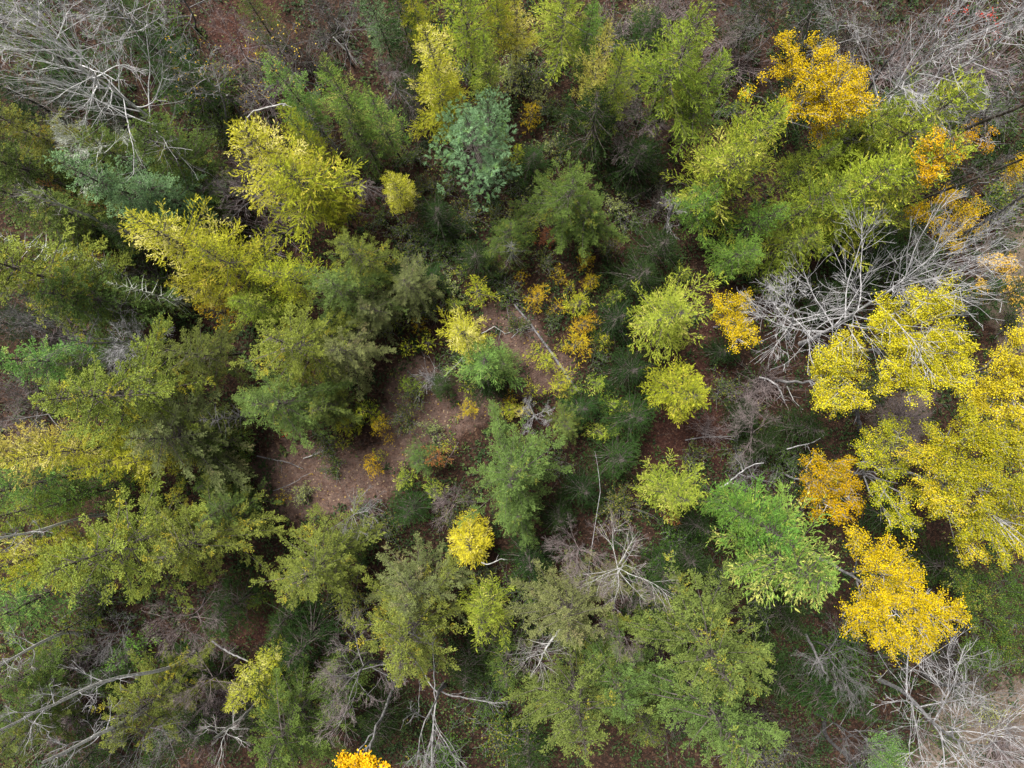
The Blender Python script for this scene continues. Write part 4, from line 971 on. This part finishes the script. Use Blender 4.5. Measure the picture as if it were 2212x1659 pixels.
# ------------------------------------------------------------------ saplings, shrubs and fallen wood, named after what they stand beside
MARKS = [('the fallen log', 1180, 750), ('the blue-green pine', 1025, 325), ('the star-shaped larch', 1440, 690), ('the compact yellow larch', 1458, 845), ('the solitary yellow larch', 858, 412),
         ('the yellow-tipped larch', 1000, 712), ('the fresh green clearing larch', 1055, 775), ('the ochre-yellow larch', 1036, 628), ('the round leafy conifer', 1110, 1010), ('the round yellow larch', 1018, 1168),
         ('the pink-twigged bare tree', 1352, 1210), ('the pointed larch', 1450, 1062), ('the grey dead spruce', 1105, 548), ('the golden aspen', 1790, 190), ('the lemon larch', 600, 370),
         ('the cream-tipped larch', 1283, 150), ('the wide dark fir', 1275, 275), ('the mossy conifer', 1225, 425), ('the curved pale stem', 1440, 480), ('the pale olive conifer', 895, 620), ('the pale yellow larch', 950, 185),
         ('the grey-olive conifer', 770, 760), ('the green feathery conifer', 625, 875), ('the light olive conifer', 690, 1200), ('the bluish fir', 815, 42), ('the forked white tree', 200, 200), ('the butter-yellow aspen', 1980, 740),
         ('the spreading bare tree', 1780, 680), ('the amber tree', 1800, 1050), ('the big gold aspen', 1950, 1300), ('the fresh green larch with pale tips', 1690, 1200), ('the small yellow larch', 565, 1465),
         ('the forked dark bare tree', 930, 1540), ('the white-trunked birch', 200, 1590), ('the loose golden sapling', 1590, 690), ('the big lime larch', 1590, 330), ('the lime cluster', 1880, 370), ('the vivid conical fir', 85, 782),
         ('the wide feathery conifer', 280, 860), ('the drooping olive conifer', 280, 1200), ('the bright yellow edge larch', 175, 970), ('the wide olive conifer', 1245, 1520), ('the very wide green conifer', 1530, 1400),
         ('the red-leaved sapling', 2115, 45), ('the thin gold crown', 2050, 470), ('the blue-green spruce', 290, 425), ('the yellow-green spruce', 110, 610), ('the tall lime larch', 1005, 45), ('the olive-green larch', 1470, 130),
         ('the mossy bottom conifer', 650, 1560), ('the grey-olive trunk conifer', 1215, 1330), ('the pale bottom clump', 2100, 1570), ('the dull green edge tree', 2140, 1340)]
_used = {}
def beside(what, u, v):
    near = sorted(MARKS, key=lambda m: (m[1] - u) ** 2 + (m[2] - v) ** 2)
    for k in range(len(near)):
        n, mu, mv = near[k]
        du, dv = u - mu, v - mv
        if abs(du) > 1.8 * abs(dv): w = 'right of' if du > 0 else 'left of'
        elif abs(dv) > 1.8 * abs(du): w = 'below' if dv > 0 else 'above'
        else: w = ('lower ' if dv > 0 else 'upper ') + ('right of' if du > 0 else 'left of')
        w = {'lower right of': 'off the lower right of', 'lower left of': 'off the lower left of', 'upper right of': 'off the upper right of', 'upper left of': 'off the upper left of'}.get(w, w)
        near_ = 'just ' if math.hypot(du, dv) < 75 and not w.startswith('off') else ''
        s = f'{what} {near_}{w} {n}'
        if s not in _used or k >= 3:
            break
    if s in _used:
        s = f'{what} between {near[0][0]} and {near[1][0]}'
    _used[s] = 1
    return s

for u, v, w, h, c, what in [
    (1160, 640, 60, 3.2, 'orange', 'small yellow-orange larch'), (1207, 662, 44, 2.2, 'orange', 'tiny orange larch'), (1250, 655, 66, 3.6, 'yellow', 'small yellow-green larch'), (1257, 703, 62, 3.4, 'orange', 'ochre larch'),
    (1248, 742, 76, 4.2, 'orange', 'bushy golden larch'), (1300, 735, 48, 2.4, 'yellow', 'thin yellowish larch'), (1215, 603, 30, 1.6, 'orange', 'tiny orange larch'), (1278, 606, 44, 2.6, 'orange', 'small two-toned larch'),
    (1202, 590, 36, 1.8, 'orange', 'tiny ochre larch'), (1125, 598, 32, 1.8, 'orange', 'tiny orange larch'), (1208, 826, 62, 3.4, 'yellow', 'round yellow young larch'), (1180, 780, 60, 2.4, 'yellow', 'yellow young larch'),
    (1150, 765, 46, 2.0, 'yellow', 'low olive-yellow larch'), (1232, 845, 46, 2.6, 'limedark', 'olive young larch'), (1150, 845, 52, 2.2, 'yellow', 'sparse yellowish larch'), (1010, 884, 46, 2.4, 'orange', 'round golden young larch'),
    (805, 1002, 46, 2.6, 'gold', 'bright golden young larch'), (818, 915, 50, 3.2, 'orange', 'orange-yellow young larch'), (792, 892, 56, 3.6, 'yellow', 'spiky yellow-green young larch'), (752, 918, 60, 4, 'yellow', 'ochre-tipped young larch'),
    (880, 748, 52, 2.2, 'yellow', 'thin yellow young larch'), (925, 742, 50, 2.0, 'yellow', 'low yellowish larch'), (884, 830, 52, 2.6, 'limedark', 'green and yellow young larch'), (1105, 885, 60, 3.2, 'yellow', 'yellow-green young larch'),
    (1122, 890, 46, 4, 'cream', 'pale straw-coloured young larch'), (1102, 860, 36, 2.0, 'orange', 'orange-tipped young larch'), (1012, 840, 40, 1.5, 'yellow', 'sparse yellow larch'), (875, 1035, 54, 3.4, 'lime', 'lime young larch'),
    (940, 1060, 50, 3.2, 'lime', 'green-yellow young larch'), (970, 965, 44, 2.2, 'yellow', 'low yellowish larch'), (1290, 830, 56, 3.2, 'lime', 'lime star-shaped young larch'), (1318, 870, 50, 3.0, 'lime', 'lime-tipped young larch'),
    (1345, 880, 44, 3.4, 'lime', 'lime young larch'), (1294, 935, 52, 3.0, 'lime', 'lime star-shaped young larch'), (1118, 337, 52, 3.2, 'yellow', 'yellow-green young larch'), (1145, 246, 56, 2.4, 'orange', 'ochre low larch'),
    (1150, 495, 40, 2.2, 'yellow', 'yellowish young larch'), (1010, 540, 40, 2.0, 'limedark', 'olive young larch'), (995, 590, 44, 2.2, 'limedark', 'small olive larch'), (820, 985, 34, 1.6, 'yellow', 'tiny yellow larch'),
    (840, 945, 30, 1.4, 'orange', 'tiny golden larch'), (860, 700, 38, 2, 'limedark', 'olive low larch'), (1265, 560, 40, 2.4, 'orange', 'ochre low larch'), (610, 1075, 30, 2, 'orange', 'tiny orange larch'), (555, 1300, 40, 2.5, 'limedark', 'small olive larch'),
    (1325, 930, 44, 2.6, 'limedark', 'dull young larch'), (740, 955, 36, 1.8, 'yellow', 'tiny yellow larch'), (905, 700, 40, 2.0, 'orange', 'tiny ochre larch'), (1085, 305, 40, 2.4, 'limedark', 'olive young larch'), (1230, 620, 34, 1.8, 'yellow', 'tiny yellowish larch'),
    (1215, 745, 34, 1.5, 'yellow', 'tiny yellow larch'), (985, 660, 46, 2.6, 'limedark', 'olive young larch'), (1330, 640, 50, 3, 'limedark', 'dull young larch'), (1470, 590, 60, 3, 'limedark', 'dull young larch'), (570, 130, 44, 1.8, 'yellow', 'ochre low larch'),
]:
    place('seedling' if h < 2.3 else 'larchlet', u, v, w, h, c, beside(what, u, v))

shrubs = [(1128, 110, 'shrub'), (1120, 175, 'shrub'), (1165, 205, 'shrub'), (1190, 240, 'shrubd'), (1180, 310, 'shrub'), (1215, 330, 'shrubd'), (1150, 160, 'shrubd'), (1100, 140, 'shrub'), (1185, 150, 'shrubd'), (1240, 240, 'shrubd'),
          (905, 520, 'shrubd'), (950, 555, 'shrubd'), (985, 500, 'shrubd'), (1000, 455, 'shrubd'), (940, 480, 'shrubd'), (875, 490, 'shrubd'), (920, 440, 'shrubd'), (1060, 460, 'shrubd'), (1150, 430, 'shrubd'), (1340, 440, 'shrub'), (1370, 470, 'shrubd'),
          (840, 700, 'shrubd'), (875, 660, 'shrubd'), (930, 660, 'shrubd'), (1360, 420, 'shrubd'), (1400, 330, 'shrubd'), (1420, 380, 'shrubd'), (1100, 380, 'shrubd'), (1130, 400, 'shrubd'), (1320, 540, 'shrubd'), (1560, 180, 'shrubd'), (1580, 230, 'shrubd'),
          (1010, 150, 'shrubd'), (1075, 230, 'shrubd'), (1240, 120, 'shrub'), (1340, 110, 'shrubd'), (1370, 180, 'shrubd'), (870, 560, 'shrubd'), (915, 400, 'shrubd'), (960, 620, 'shrub'), (1080, 350, 'shrub'), (1120, 470, 'shrub'), (1410, 240, 'shrubd'), (1090, 640, 'shrubd'), (990, 780, 'shrubd'), (880, 910, 'shrubd'), (720, 1010, 'shrubd'), (650, 1060, 'shrub'), (930, 930, 'shrub'), (1560, 850, 'shrubd'), (1500, 990, 'shrubd'), (1600, 990, 'shrubd'), (2080, 1500, 'shrubd'), (2150, 1540, 'shrub'), (2060, 1600, 'shrubd'), (2190, 700, 'shrubd'), (2170, 520, 'shrubd'),
          (900, 860, 'shrubd'), (1120, 700, 'shrubd'), (1200, 690, 'shrubd'), (1290, 770, 'shrubd'), (960, 1130, 'shrubd'), (1010, 1085, 'shrubd'), (1180, 960, 'shrubd'), (1220, 1010, 'shrubd'), (830, 1130, 'shrubd'), (700, 960, 'shrubd'), (820, 460, 'shrubd'),
          (1080, 600, 'shrubd'), (1170, 560, 'shrubd'), (960, 400, 'shrubd'), (890, 330, 'shrubd'), (1100, 70, 'shrubd'), (1310, 60, 'shrubd'), (1380, 30, 'shrub'), (1050, 1240, 'shrubd')]
for k, (u, v, c) in enumerate(shrubs):
    place('shrub', u, v, prng.uniform(52, 80), prng.uniform(0.9, 1.5), c, beside('low shrub with scattered pale leaves' if c == 'shrub' else 'low dark shrub with speckled leaves', u, v))
for u, v, w, h, c in [(430, 200, 120, 2.2, 'leafgr'), (340, 60, 110, 2.5, 'leafgr'), (470, 270, 90, 2, 'shrubd'), (1340, 1100, 90, 2, 'shrubd'), (1450, 1180, 100, 2.4, 'leafgr'), (1140, 1290, 100, 2.2, 'leafgr'), (1090, 1600, 110, 2.6, 'leafgr'), (950, 1640, 110, 2.5, 'leafgr'),
                      (1430, 1290, 110, 2.4, 'leafgr'), (1640, 1640, 110, 2.4, 'shrubd'), (2000, 560, 110, 2.5, 'leafgr'), (1880, 590, 110, 2, 'leafgr'), (2180, 430, 110, 2.4, 'leafgr'), (1640, 1320, 90, 2.4, 'shrubd'), (1830, 1410, 110, 2, 'leafgr'), (760, 1300, 90, 2.2, 'shrubd'),
                      (420, 1560, 90, 2.4, 'leafgr'), (200, 1310, 100, 2.2, 'shrubd'), (1990, 250, 100, 2, 'shrubd'), (2080, 200, 100, 2.2, 'shrubd'), (2170, 250, 100, 2, 'shrubd'), (560, 570, 90, 2.2, 'shrubd'), (340, 620, 80, 2.4, 'leafgr'), (160, 330, 100, 2.2, 'shrubd'),
                      (1680, 620, 100, 2.2, 'leafgr'), (1560, 1250, 90, 2.4, 'shrubd'), (1060, 1520, 90, 2.2, 'leafgr'), (1870, 840, 80, 1.6, 'shrubd'), (1700, 1000, 90, 2, 'shrubd')]:
    place('bush', u, v, w, h, c, beside('leafy green bush' if c == 'leafgr' else 'dark speckled bush', u, v))
for u, v, w, h, b in [(1030, 400, 70, 1.5, 'dull'), (1340, 240, 100, 2, 'dull'), (1430, 440, 100, 2, 'dull'), (870, 250, 100, 2, 'dull'), (930, 820, 60, 1.3, 'grey'), (1330, 60, 120, 1.8, 'pink'), (1430, 30, 120, 2, 'pink'), (1600, 130, 110, 1.8, 'pink'), (520, 370, 120, 2, 'dull'),
                      (590, 500, 120, 1.8, 'pink'), (470, 500, 110, 2, 'dull'), (660, 130, 120, 2.2, 'dull'), (560, 200, 120, 2.2, 'pink'), (720, 50, 110, 2.2, 'dull'), (1620, 860, 90, 1.8, 'pink'), (1660, 820, 100, 2, 'pink'), (1850, 60, 110, 2.2, 'dull'), (1950, 140, 140, 2.2, 'pink'),
                      (2060, 150, 140, 2.2, 'pink'), (2150, 150, 140, 2.2, 'pink'), (1960, 900, 100, 1.6, 'pink'), (1920, 960, 90, 1.5, 'pink'), (300, 580, 100, 2.4, 'dull'), (340, 640, 90, 2.2, 'dull'), (600, 1440, 110, 2, 'dull'), (480, 1520, 110, 2.2, 'pink'), (430, 1580, 110, 2.4, 'pink'),
                      (150, 1440, 120, 2.4, 'pink'), (130, 1560, 130, 2.2, 'pink'), (760, 1400, 120, 2.2, 'dull'), (1080, 1370, 110, 2.2, 'dull'), (1420, 1400, 90, 2.4, 'dull'), (1450, 1570, 90, 2.2, 'dull'), (1640, 1560, 100, 2.4, 'dull'), (1700, 1620, 110, 2, 'dull'), (2060, 1440, 130, 2, 'dull'),
                      (2180, 1640, 140, 2, 'pink'), (50, 860, 120, 2.4, 'dull'), (130, 720, 120, 2, 'pink'), (1700, 1110, 90, 2, 'dull'), (1530, 930, 60, 1.2, 'pink')]:
    place('bareshrub', u, v, w, h, None, beside('leafless pinkish shrub' if b == 'pink' else 'leafless grey shrub', u, v), 'brown' if b == 'dull' else b)

# fallen trunks, broken limbs and snags
lrng = np.random.default_rng(77)
def log(name, cat, group, pts, r0, r1, bark, label, stubs=0, sides=8):
    """pts: picture points with their heights, base end first"""
    w = np.array([P(u, v, z) for u, v, z in pts])
    c = w[0].copy(); c[2] = 0
    s = np.linspace(0, len(w) - 1, 6 * (len(w) - 1) + 1)
    path = np.stack([np.interp(s, np.arange(len(w)), w[:, i]) for i in range(3)], axis=1) - c
    k = len(path)
    span = np.linalg.norm(path[-1]); sw = np.sin(np.linspace(0, math.pi, k)); sw2 = np.sin(np.linspace(0, 2 * math.pi, k))
    path += (0 if name == 'fallen_log' else 1) * span * (0.006 if name == 'leaning_snag' else 0.028) * (sw[:, None] * lrng.normal(size=3) * np.array([1, 1, 0.3]) + 0.6 * sw2[:, None] * lrng.normal(size=3) * np.array([1, 1, 0.3]))
    path[1:-1] += lrng.normal(size=(k - 2, 3)) * r0 * 0.3
    b = Buf(); b.add(tubes(path[None], np.linspace(r0, r1, k)[None], sides))
    for e in (0, -1):      # closed ends
        ctr = path[e]; rr = r0 if e == 0 else r1
        tdir = nrm(path[1] - path[0]) if e == 0 else nrm(path[-1] - path[-2])
        ring = tubes(np.stack([ctr, ctr + tdir * 1e-3])[None], np.full((1, 2), rr * 0.98), sides)[:, 0]
        for q in range(0, sides, 2):
            b.add([[ctr + tdir * 0.002, ring[q], ring[(q + 1) % sides], ring[(q + 2) % sides]]])
    o = bpy.data.objects.new(name, b.mesh(name, [BARK[bark]])); C.objects.link(o); o.location = [float(x) for x in c]
    tag(o, label, cat, group)
    for i in range(stubs):
        p, tg = along(path[None], np.zeros(1, int), lrng.uniform(0.15, 0.97, 1))
        d = nrm(0.5 * tg + perp(tg, lrng))
        d[:, 2] = np.abs(d[:, 2]) * 0.6
        q = grow(p, d, lrng.uniform(0.25, 0.8, 1) * (1 + 4 * r0), 4, 0.12, 0, lrng)
        sb = Buf(); sb.add(tubes(q, np.linspace(r0 * 0.28, r0 * 0.1, 5)[None], 4))
        part('branch_stub', sb.mesh('branch_stub', [BARK[bark]]), o)
    return o
G1, G2 = 'fallen logs and poles', 'broken branches'
log('fallen_log', 'log', G1, [(1252, 852, 0.25), (1180, 745, 0.22), (1110, 656, 0.2)], 0.095, 0.05, 'dull', 'long grey fallen log lying across the reddish clearing', 9)
for nm, cat, g, pts, r0, r1, bark, label, st in [
    ('fallen_pole', 'pole', G1, [(1480, 951, 0.2), (1560, 942, 0.25), (1640, 934, 0.3)], 0.045, 0.02, 'dull', 'thin fallen pole across the dark red litter below the compact yellow larch', 3),
    ('fallen_pole', 'pole', G1, [(1515, 936, 0.2), (1595, 952, 0.35)], 0.035, 0.02, 'dull', 'thin fallen pole crossing the longer one on the dark red litter', 1),
    ('leaning_snag', 'snag', G1, [(955, 818, 0.1), (975, 797, 2.2), (1000, 772, 4.4)], 0.035, 0.02, 'pale', 'slender pale leaning snag at the clearing reaching up to the yellow-tipped larch', 2),
    ('bent_limb', 'branch', G2, [(612, 228, 9), (580, 233, 9.3), (550, 248, 9.1), (530, 270, 8.6)], 0.035, 0.02, 'pale', 'bent white branch curving out from the round green fir top', 3),
    ('fallen_branch', 'branch', G2, [(655, 990, 0.15), (700, 975, 0.3), (722, 990, 0.1)], 0.03, 0.018, 'pale', 'kinked pale branch on the clearing under the green feathery conifer', 3),
    ('fallen_branch', 'branch', G2, [(555, 985, 0.2), (600, 1000, 0.25), (655, 1013, 0.1)], 0.04, 0.02, 'dull', 'long dull branch at the outer corner of the clearing', 4),
    ('fallen_branch', 'branch', G2, [(590, 1060, 0.2), (640, 1040, 0.25), (670, 1022, 0.15)], 0.028, 0.015, 'dull', 'thin dull branch across the outer corner of the clearing', 2),
    ('fallen_branch', 'branch', G2, [(1040, 720, 0.12), (1065, 705, 0.35), (1100, 722, 0.15), (1150, 700, 0.3)], 0.028, 0.014, 'pale', 'crooked pale branch beside the fallen log on the reddish clearing', 5),
    ('fallen_branch', 'branch', G2, [(1105, 730, 0.1), (1125, 712, 0.3), (1145, 705, 0.2)], 0.022, 0.012, 'grey', 'short grey branch touching the fallen log', 3),
    ('fallen_branch', 'branch', G2, [(940, 850, 0.1), (900, 815, 0.3), (880, 800, 0.15)], 0.02, 0.01, 'dull', 'small dull branch at the upper rim of the clearing', 2),
    ('broken_limb', 'branch', G2, [(1555, 1053, 2), (1600, 1030, 2.4), (1650, 1000, 2.9)], 0.05, 0.02, 'grey', 'broken grey limb above the slim green larch', 5),
    ('leaning_snag', 'snag', G2, [(1208, 1362, 5), (1185, 1395, 6), (1165, 1430, 6.6)], 0.07, 0.03, 'pale', 'thick mottled white broken trunk piece inside the grey-olive conifer', 5),
    ('fallen_pole', 'pole', G1, [(720, 80, 2), (770, 135, 0.6)], 0.04, 0.03, 'pale', 'pale slanting pole beside the fresh green larch at the top', 1),
    ('leaning_snag', 'snag', G1, [(458, 1385, 3.5), (500, 1410, 4), (535, 1428, 4.2)], 0.045, 0.035, 'grey2', 'pale leaning snag pointing at the small yellow larch', 2),
    ('leaning_snag', 'snag', G1, [(1330, 130, 1.0), (1290, 85, 4), (1205, 35, 8)], 0.05, 0.02, 'grey', 'thin grey leaning stem crossing the wiry green larch', 4),
    ('leaning_snag', 'snag', G1, [(1265, 1280, 1), (1295, 1060, 4), (1285, 975, 5)], 0.018, 0.008, 'grey', 'thread-thin pale stem leaning over the dark firs', 4),
    ('leaning_snag', 'snag', G1, [(1855, 930, 0.2), (1850, 890, 4), (1840, 850, 8)], 0.12, 0.09, 'dull', 'short grey trunk length between the two yellow aspens', 2),
    ('fallen_branch', 'branch', G2, [(1640, 815, 0.3), (1675, 835, 0.8), (1695, 870, 0.3)], 0.06, 0.04, 'grey', 'mottled grey bowed limb on the scrub beside the red litter strip', 3),
    ('fallen_branch', 'branch', G2, [(1700, 835, 0.3), (1715, 865, 0.9), (1735, 885, 0.6)], 0.03, 0.015, 'pale', 'thin white crooked branch below the smaller yellow aspen', 2),
    ('fallen_branch', 'branch', G2, [(1700, 970, 3), (1740, 955, 4), (1780, 940, 4.4)], 0.03, 0.015, 'grey', 'pale stick lying over the dark green fir', 4),
    ('fallen_branch', 'branch', G2, [(960, 1010, 0.4), (975, 985, 1.2), (990, 955, 1.6)], 0.03, 0.015, 'pink', 'reddish dead branch rising beside the small green fir', 6),
    ('leaning_snag', 'snag', G1, [(1740, 1370, 3), (1765, 1420, 5), (1785, 1455, 6)], 0.075, 0.045, 'dull', 'mottled thick dead trunk piece below the fresh green larch', 4),
    ('fallen_branch', 'branch', G2, [(1040, 1215, 3), (1065, 1207, 3.4), (1090, 1210, 3.2)], 0.035, 0.015, 'pale', 'short pale branch sticking out beside the round yellow larch', 2),
    ('leaning_snag', 'snag', G1, [(540, 510, 3), (575, 535, 1.8), (610, 555, 0.6)], 0.05, 0.035, 'pale', 'pale leaning pole between the yellow larches in a dark gap', 2),
    ('leaning_snag', 'snag', G1, [(490, 205, 4), (515, 240, 2.2), (530, 260, 1)], 0.05, 0.04, 'dull', 'short grey pole beside the gold-flecked bare tree', 1),
]:
    log(nm, cat, g, pts, r0, r1, bark, label, st)
# rust-coloured dead sprays
for u, v, w, h, c, what in [(940, 985, 62, 5.2, 'rust', 'rust-brown dead young larch'), (1180, 510, 44, 2.2, 'rust', 'rusty low larch'), (1450, 1115, 40, 3.5, 'rust', 'small rusty dead larch'), (215, 440, 40, 9, 'rust', 'rusty dead larch top'), (620, 930, 30, 1.2, 'red', 'small red-leaved seedling'), (235, 560, 34, 4, 'red', 'red-leaved sapling')]:
    place('larchlet' if h > 2 else 'seedling', u, v, w, h, c, beside(what, u, v))
# white lichen-clad snag
place('dead', 130, 542, 95, 8, None, 'snow-white lichen-covered dead treetop above the yellow-green spruce', 'lichen')
place('dead', 215, 572, 70, 7, None, 'pale lichen-covered dead tree leaning inside the snow-white top', 'lichen')
place('dead', 330, 640, 70, 8, None, 'pale speckled dead spruce above the leafless level trunk', 'lichen')
place('spruce', 85, 290, 100, 13, 'olivey', 'dying spruce with yellowed needles under the white bare crown')
